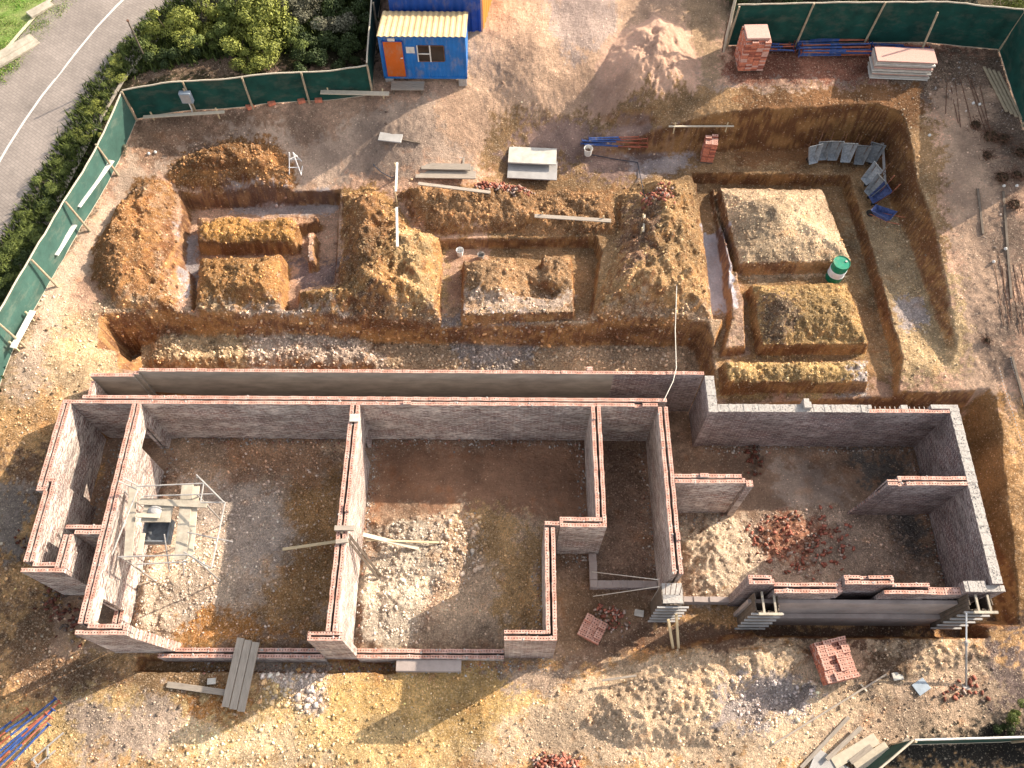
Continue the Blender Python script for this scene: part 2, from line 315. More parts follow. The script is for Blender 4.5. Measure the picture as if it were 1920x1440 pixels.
cp = [tuple(at(a, b, c)) for a, b, c in ctl]+[(-5, 7, 0), (5, 8, 0), (-10, 8, 0), (10, 8, .3), (0, 13, .7), (-8, 13, .8), (8, 14, 1.2),
      (-60, 25, 2.6), (-60, -40, -1), (60, 25, 3.6), (60, -40, -.5), (0, 80, 4), (0, -60, -1), (-80, 80, 3), (80, 80, 4), (-30, 0, -.2), (30, 0, .2), (0, 40, 3.6), (-30, 35, 3.0), (30, 35, 3.8), (0, -5, -.3)]
cp = np.array(cp)
def tk(r2): return np.where(r2 > 1e-12, .5*r2*np.log(r2+1e-12), 0)
n_ = len(cp); K = tk(((cp[:, None, :2]-cp[None, :, :2])**2).sum(-1))+np.eye(n_)*1.2
P_ = np.c_[np.ones(n_), cp[:, :2]]; SY = np.zeros((n_+3, n_+3)); SY[:n_, :n_] = K; SY[:n_, n_:] = P_; SY[n_:, :n_] = P_.T
wt = np.linalg.solve(SY, np.r_[cp[:, 2], 0, 0, 0])
def base(x, y):
    r = wt[n_]+wt[n_+1]*x+wt[n_+2]*y
    for i in range(n_): r = r+wt[i]*tk((x-cp[i, 0])**2+(y-cp[i, 1])**2)
    return r
def axis(a0, a1, step, lo, hi):
    c = list(np.arange(a0, a1+1e-6, step)); s = step; v = a1
    while v < hi: s *= 1.12; v += s; c.append(v)
    s = step; v = a0; pre = []
    while v > lo: s *= 1.12; v -= s; pre.append(v)
    return np.array(pre[::-1]+c)
GX = axis(-16.5, 16.5, .042, -400, 400); GY = axis(1.0, 25.5, .042, -300, 600)
X, Y = np.meshgrid(GX, GY); Hh = base(X, Y)
far = np.clip((np.hypot(X, Y-15)-45)/40, 0, 1); Hh = Hh*(1-far)+np.clip(Hh, -1, 4)*far
Hh = np.clip(Hh, -1.5, 5)
WX = X+.30*fbm(X*.9, Y*.9, 5, 3)+.10*fbm(X*5, Y*5, 6, 2); WY = Y+.30*fbm(X*.9+40, Y*.9, 7, 3)+.10*fbm(X*5, Y*5+30, 8, 2)
CX = X+.10*fbm(X*2.5, Y*2.5, 9, 3); CY = Y+.10*fbm(X*2.5, Y*2.5, 10, 3)
ROUGH = np.full(X.shape, .5)
def box_of(poly, pad):
    p = np.array(poly); return (slice(max(0, np.searchsorted(GY, p[:, 1].min()-pad)), np.searchsorted(GY, p[:, 1].max()+pad)), slice(max(0, np.searchsorted(GX, p[:, 0].min()-pad)), np.searchsorted(GX, p[:, 0].max()+pad)))
def cut(pts, z, target, w=.25, mode='min', rough=None, warp='c', inner=None):
    poly = A(pts, z) if not isinstance(pts, np.ndarray) else [tuple(p) for p in pts]
    s = box_of(poly, w+.6); ax, ay = (CX, CY) if warp == 'c' else (X, Y)
    sd = sdp(poly, ax[s], ay[s]); t = sst(sd/w)
    h = Hh[s]; n = h*(1-t)+target*t
    if mode == 'min': n = np.where(target < h, n, h)
    Hh[s] = n
    if rough is not None: ROUGH[s] = ROUGH[s]*(1-t)+rough*t
    return poly
def mound(pts, z, h, w, rough=1.9, pw=1.35, lump=.6):
    poly = A(pts, z); s = box_of(poly, .6); sd = sdp(poly, WX[s], WY[s]); t = np.clip(sd/w, 0, 1)
    pr = 1-(1-t)**pw; pr = pr*sst(sd/.12*.5+.5)*(sd > -.06)
    lumpy = 1+lump*fbm(X[s]*1.3, Y[s]*1.3, 21, 3)*2
    Hh[s] += h*pr*np.clip(lumpy, .3, 2); tt = np.clip(sd/.15, 0, 1); ROUGH[s] = ROUGH[s]*(1-tt)+rough*tt
    return poly
# upper terrace cut
cut([(985, 268, 1.7), (1015, 255, 2.6), (1100, 228, 3.2), (1230, 205, 3.35), (1350, 203, 3.35), (1500, 198, 3.35), (1640, 192, 3.3), (1690, 205, 3.3), (1708, 250, 3.2), (1722, 330, 3.0), (1748, 400, 2.75), (1765, 470, 2.5), (1785, 560, 2.25), (1800, 640, 1.9), (1790, 700, 1.6), (1700, 740, 1.45), (1340, 760, 1.45), (1250, 600, 1.45), (960, 600, 1.45), (960, 400, 1.45), (965, 300, 1.5)], 1.45, 1.45, .38)
# trenches
T0 = .88
cut([(342, 372), (500, 362), (640, 360), (632, 440), (628, 522), (560, 540), (556, 580), (355, 580), (352, 505), (332, 495), (336, 430), (344, 410)], 1.45, T0, .12, rough=.25)
cut([(822, 445), (1120, 441), (1130, 470), (1118, 545), (1108, 592), (820, 596)], 1.45, T0, .12, rough=.25)
cut([(1303, 335), (1340, 330), (1352, 400), (1368, 500), (1374, 596), (1336, 596), (1322, 470)], 1.45, T0, .12, rough=.1)
cut([(1296, 322), (1592, 328), (1625, 430), (1652, 520), (1675, 610), (1695, 668), (1690, 740), (1340, 762), (1338, 640), (1352, 600), (1372, 500), (1345, 395), (1338, 345), (1300, 345)], 1.45, T0+.05, .14, rough=.25)
# deep excavation: strip behind the house, then the house pit
cut([(222, 642, 1.3), (206, 606, 1.45), (330, 592), (345, 588), (440, 594), (520, 590), (640, 600), (760, 600), (862, 596), (960, 603), (1080, 600), (1150, 592), (1240, 592), (1330, 597), (1346, 640), (1350, 690), (1348, 748), (1500, 735), (1620, 728), (1700, 727), (1760, 728, 1.5), (1850, 728, 1.5), (1868, 748, 1.45), (1878, 800, 1.3), (1888, 900, 1.1), (1900, 1000, .9), (1910, 1100, .7), (1912, 1175, .5), (1860, 1182, .4), (1760, 1188, .4), (1650, 1190, .4), (1500, 1190, .4), (1400, 1200, .4), (1320, 1215, .3), (1240, 1232, .2), (1160, 1262, 0), (1090, 1300, -.1), (1000, 1320, -.2), (1000, 900, 0), (900, 750, 1), (262, 700, 1.2), (225, 700, 1.2)], 1.45, -.15, .38)
cut([(225, 640, 0), (330, 620, 0), (1300, 640, 0), (1300, 700, 0), (262, 700, 0)], 0, .05, .5, mode='set')
cut([(232, 648, 0), (268, 645, 0), (262, 700, 0), (222, 700, 0)], 0, -.5, .1)
cut(np.array([(-13.6, 4.55), (-11.4, 4.5), (-11.4, 4.3), (1.3, 4.2), (1.3, 4.6), (4.8, 6.1), (13.4, 5.6), (13.5, 11.4), (6.1, 11.4), (6.1, 12.55), (-13.1, 12.5), (-13.3, 11.5), (-13.6, 11.4)]), 0, -.15, .12, mode='set', warp='n', rough=.6)
cut(np.array([(-10.9, 3.95), (-3.3, 3.95), (-3.3, 4.45), (-10.9, 4.45)]), 0, -.62, .12)
cut(np.array([(7.2, 4.9), (13.9, 4.9), (13.9, 5.8), (7.0, 5.8)]), 0, -.6, .3)
# islands between trenches
def isl(pts, w=.1, z=1.45, zz=1.45): cut(pts, zz, z, w, mode='set', rough=1.1)
isl([(367, 408), (560, 404), (598, 403), (600, 416), (562, 424), (558, 460), (367, 460)])
isl([(573, 434), (595, 434), (592, 490), (574, 494)])
isl([(370, 482), (535, 479), (532, 580), (362, 582)])
isl([(865, 487), (968, 482), (976, 500), (1012, 500), (1012, 478), (1076, 477), (1080, 590), (864, 594)])
isl([(1345, 350), (1545, 352), (1565, 400), (1602, 495), (1382, 500), (1360, 420)])
isl([(1405, 530), (1592, 527), (1634, 648), (1425, 652)])
isl([(1352, 677), (1632, 672), (1634, 722), (1358, 724)])
isl([(1366, 500), (1386, 505), (1400, 560), (1404, 650), (1352, 655), (1370, 590)], z=1.35)
# mounds
mound([(315, 350, 1.7), (345, 318, 1.9), (440, 285, 2.1), (520, 285, 2.1), (550, 310, 2), (548, 352, 1.8), (500, 368), (370, 366)], 1.6, .85, 1.1)
mound([(337, 360), (338, 420), (330, 500), (332, 585), (225, 590), (185, 545), (195, 490), (240, 420), (290, 370)], 1.5, .85, .9)
mound([(640, 372), (700, 362), (745, 385), (765, 420), (822, 445), (825, 592), (650, 596), (556, 590), (560, 545), (632, 530)], 1.45, 1.0, 1.1)
mound([(752, 372), (900, 352), (1150, 360), (1155, 436), (822, 440), (770, 420)], 1.45, .55, .6)
mound([(1158, 362), (1230, 340), (1300, 345), (1322, 460), (1334, 595), (1108, 598), (1118, 540), (1150, 480)], 1.45, .95, 1.1)
mound([(370, 410), (556, 408), (556, 458), (370, 458)], 1.45, .22, .3, pw=1.3)
mound([(372, 486), (533, 483), (530, 575), (364, 575)], 1.45, .42, .6)
mound([(868, 490), (966, 486), (974, 560), (870, 575)], 1.45, .4, .6)
mound([(1014, 482), (1074, 480), (1074, 540), (1014, 540)], 1.45, .25, .4)
cut([(980, 508), (1060, 545), (1040, 565), (985, 560)], 1.45, 1.15, .3)
mound([(1348, 358), (1543, 358), (1565, 410), (1598, 492), (1385, 496), (1364, 430)], 1.45, .85, 2.0, lump=.3, rough=.9)
mound([(1412, 538), (1588, 535), (1628, 642), (1430, 645)], 1.45, .45, .8, lump=.3)
mound([(1354, 680), (1630, 676), (1632, 718), (1360, 720)], 1.45, .2, .35)
mound([(1108, 172), (1130, 115), (1170, 72), (1220, 50), (1275, 62), (1306, 110), (1302, 165), (1245, 192), (1170, 192)], 3.5, 1.3, 1.7, rough=.45, pw=1.05, lump=.16)
mound([(1180, 110), (1215, 80), (1260, 85), (1280, 130), (1235, 165), (1195, 150)], 3.6, -.25, .5)
# loose heaps inside and around
mound([(1275, 1010, 0), (1320, 960, 0), (1390, 975, 0), (1420, 1040, 0), (1350, 1110, 0), (1285, 1125, 0)], 0, .38, .9)
mound([(1420, 990, 0), (1480, 965, 0), (1540, 990, 0), (1530, 1040, 0), (1440, 1045, 0)], 0, .05, .5)
mound([(1400, 845, 0), (1440, 840, 0), (1440, 890, 0), (1400, 900, 0)], 0, -.1, .3)
mound([(1130, 1300), (1240, 1240), (1330, 1225), (1400, 1300), (1350, 1400), (1180, 1400), (1080, 1360)], 0, .35, 1.0)
mound([(1350, 1215), (1480, 1200), (1530, 1230), (1440, 1300), (1370, 1290)], .3, .3, .5)
mound([(1600, 1205), (1830, 1200), (1860, 1240), (1700, 1270)], .35, .12, .4)
mound([(1340, 1290), (1420, 1270), (1530, 1280), (1500, 1330), (1400, 1370), (1345, 1340)], .1, -.28, .35, rough=.4)
mound([(300, 630, 0), (450, 612, 0), (700, 625, 0), (715, 690, 0), (480, 700, 0), (275, 700, 0)], 0, .35, .5)
mound([(255, 1090, 0), (350, 1060, 0), (340, 1190, 0), (250, 1190, 0)], 0, .15, .6)
mound([(700, 970, 0), (860, 960, 0), (900, 1010, 0), (850, 1100, 0), (700, 1180, 0)], 0, .18, .5)
for _p, _ht in ([(-4.5, 4.8), (-3.9, 4.8), (-4.2, 7.5), (-4.5, 7.6)], .18), ([(-11.2, 5), (-10.7, 5.2), (-10.9, 9.8), (-11.2, 10)], .15), ([(-11, 10.9), (-5, 11.1), (-5, 11.4), (-11, 11.4)], .1), ([(-4.5, 11.1), (2.4, 10.9), (2.4, 11.4), (-4.5, 11.4)], .1), ([(.6, 4.9), (.97, 4.8), (.97, 7.4), (.7, 7.2)], .14), ([(-9.6, 4.65), (-5.5, 4.65), (-5.6, 5.0), (-9, 5.1)], .14), ([(6.2, 10.8), (13.2, 10.9), (13.3, 11.2), (6.2, 11.2)], .1), ([(12.9, 6.3), (13.3, 6.3), (13.3, 10.8), (13.0, 10.7)], .12):
    _z = [(q[0]*1.0, q[1]*1.0) for q in _p]; _s = box_of(_z, .5); _d = sdp(_z, WX[_s], WY[_s]); Hh[_s] += _ht*np.clip(_d/.25+.5, 0, 1)
# wheel-worn path on the left and random relief
AMP = .05*ROUGH
core = sst((60-np.hypot(X, Y-15))/20)
rdg = .5-np.abs(fbm(X*3.3, Y*3.3, 41, 4))*2.2
Hh += core*(AMP*fbm(X*2, Y*2, 31, 4)*2.2+AMP*.95*fbm(X*9, Y*9, 33, 3)*1.7+AMP*.9*rdg+AMP*.55*(.5-np.abs(fbm(X*8, Y*8, 43, 3))*2.4))
yard = sdp(A([(820, 30), (1040, 30), (1150, 180), (900, 230), (640, 300), (560, 260)], 3.3), X, Y)
rut = np.clip(yard/.5, 0, 1)*(.018*np.abs(np.sin((X*.55+Y*.83)*3.1+1.5*fbm(X*.4, Y*.4, 81, 2)))+.02*fbm(X*4, Y*4, 82, 3)); Hh -= rut
trk = np.clip(sdp(A([(1740, 240), (1800, 240), (1860, 500), (1900, 800), (1860, 800), (1800, 560)], 2.5), X, Y)/.3, 0, 1)*(.03*np.clip(np.sin((X+Y*.22+.25*fbm(X*.3, Y*.3, 83, 2))*5.2), 0, 1)); Hh -= trk
SLX = np.gradient(Hh, GX, axis=1); SLY = np.gradient(Hh, GY, axis=0); SL = np.hypot(SLX, SLY)
rd = np.clip((SL-.6)/.8, 0, 1)
Hh += core*rd*.10*(fbm(X*3.5, Y*3.5, 35, 4))     # broken cut faces

def ground(x, y):
    i = min(max(np.searchsorted(GX, x)-1, 0), len(GX)-2); j = min(max(np.searchsorted(GY, y)-1, 0), len(GY)-2)
    fx = (x-GX[i])/(GX[i+1]-GX[i]); fy = (y-GY[j])/(GY[j+1]-GY[j])
    return float((Hh[j, i]*(1-fx)+Hh[j, i+1]*fx)*(1-fy)+(Hh[j+1, i]*(1-fx)+Hh[j+1, i+1]*fx)*fy)
def groundv(x, y):
    i = np.clip(np.searchsorted(GX, x)-1, 0, len(GX)-2); j = np.clip(np.searchsorted(GY, y)-1, 0, len(GY)-2)
    fx = (x-GX[i])/(GX[i+1]-GX[i]); fy = (y-GY[j])/(GY[j+1]-GY[j])
    return (Hh[j, i]*(1-fx)+Hh[j, i+1]*fx)*(1-fy)+(Hh[j+1, i]*(1-fx)+Hh[j+1, i+1]*fx)*fy
def on(px, py, z0=None):
    """photo point dropped onto the ground"""
    d = ray(px, py); t = (6.0-CAM_H)/d.z
    for k in range(900):
        p = Vector((0, 0, CAM_H))+d*t
        if p.z <= ground(p.x, p.y): break
        t += .02
    return Vector((p.x, p.y, ground(p.x, p.y)))

# ------------------------------------------------------------------ soil kinds (own colours, with shade painted into some patches)
TAN = (.50, .345, .235); PALE = (.52, .42, .29); ORG = (.36, .185, .06); OCH = (.46, .295, .135); BRN = (.165, .10, .06); DBR = (.10, .062, .042); GRY = (.30, .27, .25); LGR = (.46, .44, .42); CREAM = (.56, .44, .255); DIRT = (.42, .315, .22); FLO = (.2, .13, .08); VEG = (.055, .05, .025); RED = (.24, .11, .07)
COL = np.empty(X.shape+(4,)); COL[..., :3] = TAN; COL[..., 3] = .25
PN1 = fbm(X*.9, Y*.9, 71, 4); PN2 = fbm(X*4, Y*4, 73, 3); PN3 = fbm(X*13, Y*13, 75, 2)
def paint(pts, z, col, soft=.35, pb=None, warp=1.0, amt=1.0):
    poly = A(pts, z) if not isinstance(pts, np.ndarray) else [tuple(p) for p in pts]
    s = box_of(poly, soft+1.); x = X[s]+warp*(WX[s]-X[s])*2.2; y = Y[s]+warp*(WY[s]-Y[s])*2.2
    sd = sdp(poly, x, y)+PN1[s]*min(soft, .5)*2.6+PN2[s]*min(soft, .4)*2.6+PN3[s]*min(soft, .35)*2.6
    t = (sst(sd/(soft*.9)+.5)*amt)[..., None]
    COL[s][..., :3] = COL[s][..., :3]*(1-t)+np.array(col)*t
    if pb is not None: COL[s][..., 3:] = COL[s][..., 3:]*(1-t)+pb*t
# broad zones
paint(np.array([(-400, -300), (400, -300), (400, 12), (-400, 12)]), 0, OCH, 1, .6)
paint(np.array([(-400, 24.5), (-5.3, 25.2), (-5.2, 26), (-5.5, 600), (-400, 600)]), 0, VEG, .5, .05)
paint(np.array([(-400, -300), (-16, -300), (-15.6, 12), (-14.9, 17), (-13.9, 22.3), (-13.3, 23.3), (-5.5, 24.9), (-5.5, 600), (-400, 600)]), 0, VEG, .4, .05)
paint(np.array([(8, 26.3), (18.5, 26.3), (18.2, 18), (20, 10), (400, 10), (400, 600), (8, 600)]), 0, (.12, .10, .06), .5, .2)
paint([(245, 230), (700, 195), (720, 240), (600, 290), (330, 280), (260, 310), (245, 280)], 3.1, (.26, .175, .115), .6, .3)
paint([(600, 150), (730, 150), (720, 250), (560, 300), (480, 260)], 3.2, (.36, .26, .18), .7, .2, amt=.7)
paint([(240, 300), (420, 250), (600, 235), (800, 190), (900, 200), (900, 260), (720, 290), (560, 310), (420, 262), (300, 315)], 3.0, (.40, .32, .24), .5, .12)
paint([(60, 600), (240, 560), (215, 700), (130, 760), (60, 900), (0, 900), (0, 760)], 2, (.47, .36, .21), .8, .6)
paint([(255, 300), (300, 330), (120, 560), (40, 780), (0, 850), (0, 760), (80, 540), (180, 400)], 2.4, (.47, .38, .28), .35, .05)
paint([(0, 780), (110, 760), (130, 800), (60, 1000), (0, 1000)], 1.3, OCH, .6, .7)
paint([(20, 860), (90, 850), (80, 930), (20, 960)], 1, BRN, .5, .7)
paint([(0, 960), (80, 930), (30, 1070), (160, 1200), (330, 1240), (330, 1310), (60, 1330), (0, 1300)], .2, (.20, .125, .07), .6, .7)
paint([(0, 930), (70, 920), (50, 1040), (0, 1050)], .6, (.25, .22, .19), .4, .4)
paint([(850, 0), (1340, 0), (1345, 190), (1330, 230), (950, 250), (820, 200), (860, 100)], 3.5, (.52, .375, .25), .6, .15)
paint([(1030, 0), (1160, 0), (1140, 80), (1080, 110), (1020, 90)], 3.5, (.36, .33, .31), .5, .1, amt=.6)  # bluish shade beside the sand pile painted into the ground colour
paint([(1260, 0), (1360, 0), (1365, 230), (1300, 250), (1310, 120)], 3.6, (.33, .245, .15), .5, .2)  # brown shadow side by the sand pile, shade put into the colour
paint([(1090, 175), (1120, 110), (1160, 66), (1215, 44), (1280, 58), (1312, 110), (1308, 168), (1250, 198), (1160, 198)], 3.6, (.54, .38, .27), .15, .03)
paint([(1360, 75), (1880, 85), (1915, 240), (1800, 230), (1760, 160), (1450, 165), (1350, 160)], 3.7, RED, .5, .4)
paint([(1640, 110), (1900, 90), (1920, 300), (1860, 260), (1790, 200), (1680, 180)], 3.6, (.19, .14, .10), .6, .5)
paint([(1330, 150), (1700, 160), (1740, 185), (1330, 190)], 3.5, (.33, .27, .22), .5, .15)
paint([(1330, 186), (1500, 172), (1650, 180), (1700, 195), (1720, 260), (1690, 240), (1640, 200), (1360, 210), (1240, 216)], 3.35, (.60, .47, .31), .2, .3)
paint([(1700, 230), (1730, 240), (1770, 420), (1790, 600), (1760, 560), (1740, 420), (1710, 300)], 2.7, (.42, .34, .23), .25, .5)
paint([(1730, 200), (1830, 220), (1870, 400), (1910, 640), (1920, 900), (1900, 1100), (1860, 740), (1800, 650), (1790, 500), (1750, 330)], 2.3, DIRT, .4, .12)
paint([(1840, 230), (1920, 250), (1920, 700), (1890, 620), (1860, 400)], 2.8, (.22, .165, .12), .6, .3, amt=.8)
# mid terrace
paint([(930, 262), (1230, 240), (1640, 240), (1710, 300), (1730, 400), (1800, 690), (1340, 750), (1250, 600), (900, 600)], 1.45, (.30, .20, .10), .3, .35)
paint([(1000, 262), (1200, 262), (1300, 300), (1180, 330), (960, 300)], 1.5, (.30, .215, .17), .4, .1)
paint([(1180, 300), (1290, 292), (1300, 330), (1200, 335)], 1.45, LGR, .4, .1, amt=.7)
paint([(1370, 240), (1690, 230), (1690, 300), (1590, 300), (1370, 300)], 1.6, (.22, .12, .055), .3, .2)
paint([(1600, 400), (1700, 400), (1790, 690), (1700, 720)], 1.45, (.36, .28, .16), .4, .4)
paint([(1660, 560), (1760, 540), (1800, 700), (1700, 710)], 1.45, (.43, .33, .18), .4, .6)
paint([(1800, 760, 1), (1868, 748, 1.2), (1890, 900, .8), (1906, 1100, .5), (1908, 1180, .3), (1870, 1180, 0), (1850, 1000, .3)], .6, (.33, .20, .085), .15, .3)
paint([(1670, 570), (1730, 560), (1740, 610), (1690, 615)], 1.45, (.40, .39, .40), .2, .3, amt=.7)
# heaps; dark left faces mix dark soil with painted self shade
def rng(pts, z, c1, pb): paint(pts, z, c1, .15, pb, .5)
rng([(315, 350, 1.7), (345, 318, 1.9), (440, 285, 2.1), (520, 285, 2.1), (550, 310, 2), (548, 352, 1.8), (500, 368), (370, 366)], 1.6, (.25, .135, .055), .55)
rng([(337, 355), (338, 420), (330, 500), (332, 590), (225, 590), (185, 545), (195, 490), (240, 420), (290, 365)], 1.5, (.28, .155, .065), .45)
paint([(300, 400), (335, 380), (332, 560), (300, 560)], 1.5, (.38, .27, .17), .3, .3)
rng([(640, 362), (700, 355), (745, 385), (765, 420), (822, 440), (825, 596), (650, 600), (556, 600), (560, 545), (632, 530)], 1.45, (.33, .205, .085), .5)
paint([(640, 375), (690, 365), (730, 420), (690, 520), (630, 540)], 1.9, (.21, .12, .055), .4, .5)
paint([(750, 430), (825, 440), (825, 590), (760, 590)], 1.9, (.50, .37, .18), .4, .5)
rng([(752, 372), (900, 352), (1150, 350), (1155, 436), (822, 440), (770, 420)], 1.45, (.31, .185, .085), .6)
rng([(1158, 362), (1230, 330), (1300, 335), (1322, 460), (1334, 600), (1108, 600), (1118, 540), (1150, 480)], 1.45, (.38, .255, .12), .5)
paint([(1165, 400), (1220, 380), (1230, 480), (1165, 520)], 1.9, (.25, .16, .10), .3, .5)
rng([(367, 408), (600, 403), (600, 416), (562, 424), (558, 462), (367, 462)], 1.45, (.36, .23, .14), .3)
paint([(378, 415), (550, 413), (550, 452), (378, 452)], 1.6, (.38, .22, .07), .12, .5, .4)
rng([(370, 480), (535, 479), (532, 582), (362, 584)], 1.45, (.35, .20, .075), .5)
rng([(865, 485), (1076, 477), (1080, 592), (864, 594)], 1.45, (.33, .215, .11), .5)
paint([(870, 555), (1080, 550), (1078, 592), (866, 592)], 1.45, (.48, .40, .31), .25, .5)
rng([(1345, 345), (1550, 350), (1602, 498), (1380, 502)], 1.5, (.60, .47, .30), .6)
paint([(1360, 400), (1470, 370), (1540, 470), (1400, 495)], 1.9, (.44, .35, .22), .5, .6)  # darker west slope, its self shade painted over the cream soil
rng([(1405, 528), (1592, 525), (1634, 650), (1425, 654)], 1.45, (.36, .25, .105), .6)
paint([(1420, 560), (1490, 545), (1520, 600), (1440, 630)], 1.8, (.17, .12, .075), .4, .5)
rng([(1352, 675), (1632, 670), (1634, 724), (1358, 726)], 1.45, (.43, .31, .13), .6)
paint([(1590, 670), (1634, 670), (1634, 724), (1590, 724)], 1.45, (.50, .47, .43), .3, .7)
rng([(1366, 500), (1386, 505), (1400, 560), (1404, 655), (1350, 658), (1370, 590)], 1.4, (.33, .24, .17), .4)
# trench floors
paint([(340, 440), (375, 440), (372, 560), (350, 580), (340, 500)], .9, LGR, .15, .2, .4)
paint([(430, 378), (630, 378), (630, 398), (430, 398)], .95, (.40, .39, .38), .12, .1, .3, .8)
paint([(1312, 440), (1362, 440), (1374, 592), (1334, 592)], .9, (.52, .53, .55), .06, .0, .3)
paint([(555, 500), (630, 500), (630, 540), (560, 545)], .9, (.27, .21, .19), .3, .3)
# strip behind the retaining wall
paint([(215, 605, .5), (1345, 600, .5), (1340, 720, 0), (262, 700, 0), (222, 700, 0)], 0, (.40, .30, .19), .3, .6)
paint([(270, 640), (470, 625), (480, 700), (260, 700)], 0, CREAM, .3, .6)
paint([(470, 625), (700, 620), (720, 700), (480, 700)], 0, (.50, .42, .33), .4, .7)
paint([(660, 600), (730, 600), (720, 650), (670, 640)], .1, BRN, .3, .5)
paint([(850, 640), (1000, 640), (1000, 690), (870, 690)], 0, (.33, .30, .27), .5, .5)
# inside the building
paint(np.array([(-13.6, 4.4), (1.3, 4.3), (4.8, 6.0), (13.4, 5.7), (13.6, 11.5), (6.2, 12.5), (-13.3, 12.5)]), 0, (.30, .21, .15), .12, .35, .2)
paint([(340, 820), (650, 820), (640, 1180), (330, 1200), (320, 1000)], 0, (.35, .255, .18), .5, .75)
paint([(560, 900), (640, 900), (610, 1200), (480, 1200), (480, 1000)], 0, (.33, .20, .09), .5, .75)
paint([(330, 960), (520, 900), (560, 1000), (480, 1120), (320, 1180)], 0, (.42, .35, .29), .8, .8, amt=.8)
paint([(340, 900), (480, 880), (540, 1000), (470, 1080), (400, 1060)], 0, (.40, .355, .32), .6, .8, amt=.8)
paint([(420, 820), (600, 820), (600, 900), (430, 900)], 0, (.33, .19, .11), .5, .6, amt=.7)
paint([(255, 1040), (410, 980), (440, 1120), (350, 1210), (245, 1200)], 0, (.46, .385, .31), .4, .9)
paint([(340, 1160), (440, 1150), (600, 1200), (330, 1215)], 0, (.36, .18, .06), .3, .8)
paint([(700, 830), (1100, 830), (1110, 970), (700, 960)], 0, (.27, .165, .11), .4, .08)
paint([(690, 985), (860, 960), (900, 1010), (840, 1100), (780, 1210), (670, 1210)], 0, (.50, .44, .36), .5, 1.0)
paint([(850, 960), (1015, 980), (1020, 1200), (780, 1210)], 0, (.42, .32, .23), .5, .9)
paint([(900, 960), (1010, 1000), (1015, 1180), (930, 1150)], 0, (.36, .24, .12), .5, .7)
paint([(1130, 830), (1215, 830), (1240, 1080), (1115, 1080), (1130, 1000)], 0, (.235, .165, .125), .3, .4)
paint([(1275, 880), (1400, 840), (1720, 840), (1740, 960), (1500, 980), (1290, 960)], 0, (.29, .205, .15), .4, .15)
paint([(1465, 880), (1560, 870), (1580, 950), (1480, 960)], 0, (.40, .33, .28), .5, .1, amt=.8)
paint([(1600, 850), (1700, 850), (1740, 1080), (1690, 1080)], 0, (.14, .13, .12), .4, .2)
paint([(1400, 970), (1640, 960), (1740, 1080), (1340, 1130)], 0, (.37, .285, .225), .5, .7)
paint([(1270, 1000), (1330, 955), (1400, 970), (1440, 1050), (1350, 1130), (1285, 1130)], 0, (.56, .46, .35), .3, .7)
paint([(1420, 990), (1480, 960), (1550, 990), (1520, 1050), (1440, 1045)], .2, (.30, .15, .10), .3, .7)
# foreground
paint([(330, 1240), (940, 1255), (1040, 1300), (900, 1440), (0, 1440), (0, 1340)], -.2, (.50, .375, .175), .6, .6)
paint([(130, 1200), (560, 1240), (480, 1330), (250, 1300)], -.2, (.30, .20, .10), .5, .6)
paint([(330, 1300), (480, 1290), (470, 1360), (360, 1370)], -.2, ORG, .4, .5)
paint([(480, 1255), (620, 1250), (600, 1330), (500, 1310)], -.2, (.42, .37, .31), .4, 1.0)
paint([(120, 1320), (330, 1310), (360, 1420), (150, 1440)], -.2, (.40, .33, .25), .5, .7)
paint([(360, 1370), (560, 1340), (620, 1440), (300, 1440)], -.2, (.60, .48, .29), .5, .5)
paint([(640, 1250), (960, 1250), (900, 1400), (640, 1330)], -.2, (.45, .315, .125), .5, .6)
paint([(1050, 1100), (1240, 1110), (1240, 1200), (1040, 1290)], -.1, (.25, .17, .11), .3, .3)
paint([(930, 1240), (1080, 1240), (1020, 1300), (950, 1290)], -.15, (.33, .26, .19), .3, .6)
paint([(1000, 1310), (1230, 1230), (1500, 1190), (1850, 1200), (1900, 1440), (880, 1440)], 0, (.50, .40, .265), .5, .7)
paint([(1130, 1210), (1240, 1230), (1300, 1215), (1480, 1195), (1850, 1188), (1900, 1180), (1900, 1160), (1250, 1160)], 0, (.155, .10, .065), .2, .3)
paint([(1335, 1290), (1420, 1265), (1540, 1275), (1500, 1330), (1400, 1375), (1340, 1340)], 0, (.34, .31, .28), .3, .6)
paint([(1640, 1230), (1700, 1220), (1720, 1260), (1640, 1290)], .3, (.22, .15, .09), .3, .5)
paint([(1700, 1260), (1920, 1230), (1920, 1440), (1700, 1440), (1560, 1370)], .1, (.38, .30, .21), .5, .5)
paint([(1840, 1200), (1920, 1200), (1920, 1330), (1870, 1330)], .4, (.18, .14, .12), .4, .4)
paint([(1690, 1380), (1920, 1360), (1920, 1440), (1640, 1440)], .1, (.045, .042, .035), .3, .2)
paint([(270, 120), (450, 122), (440, 158), (250, 168)], 3.2, (.22, .155, .10), .3, .4)
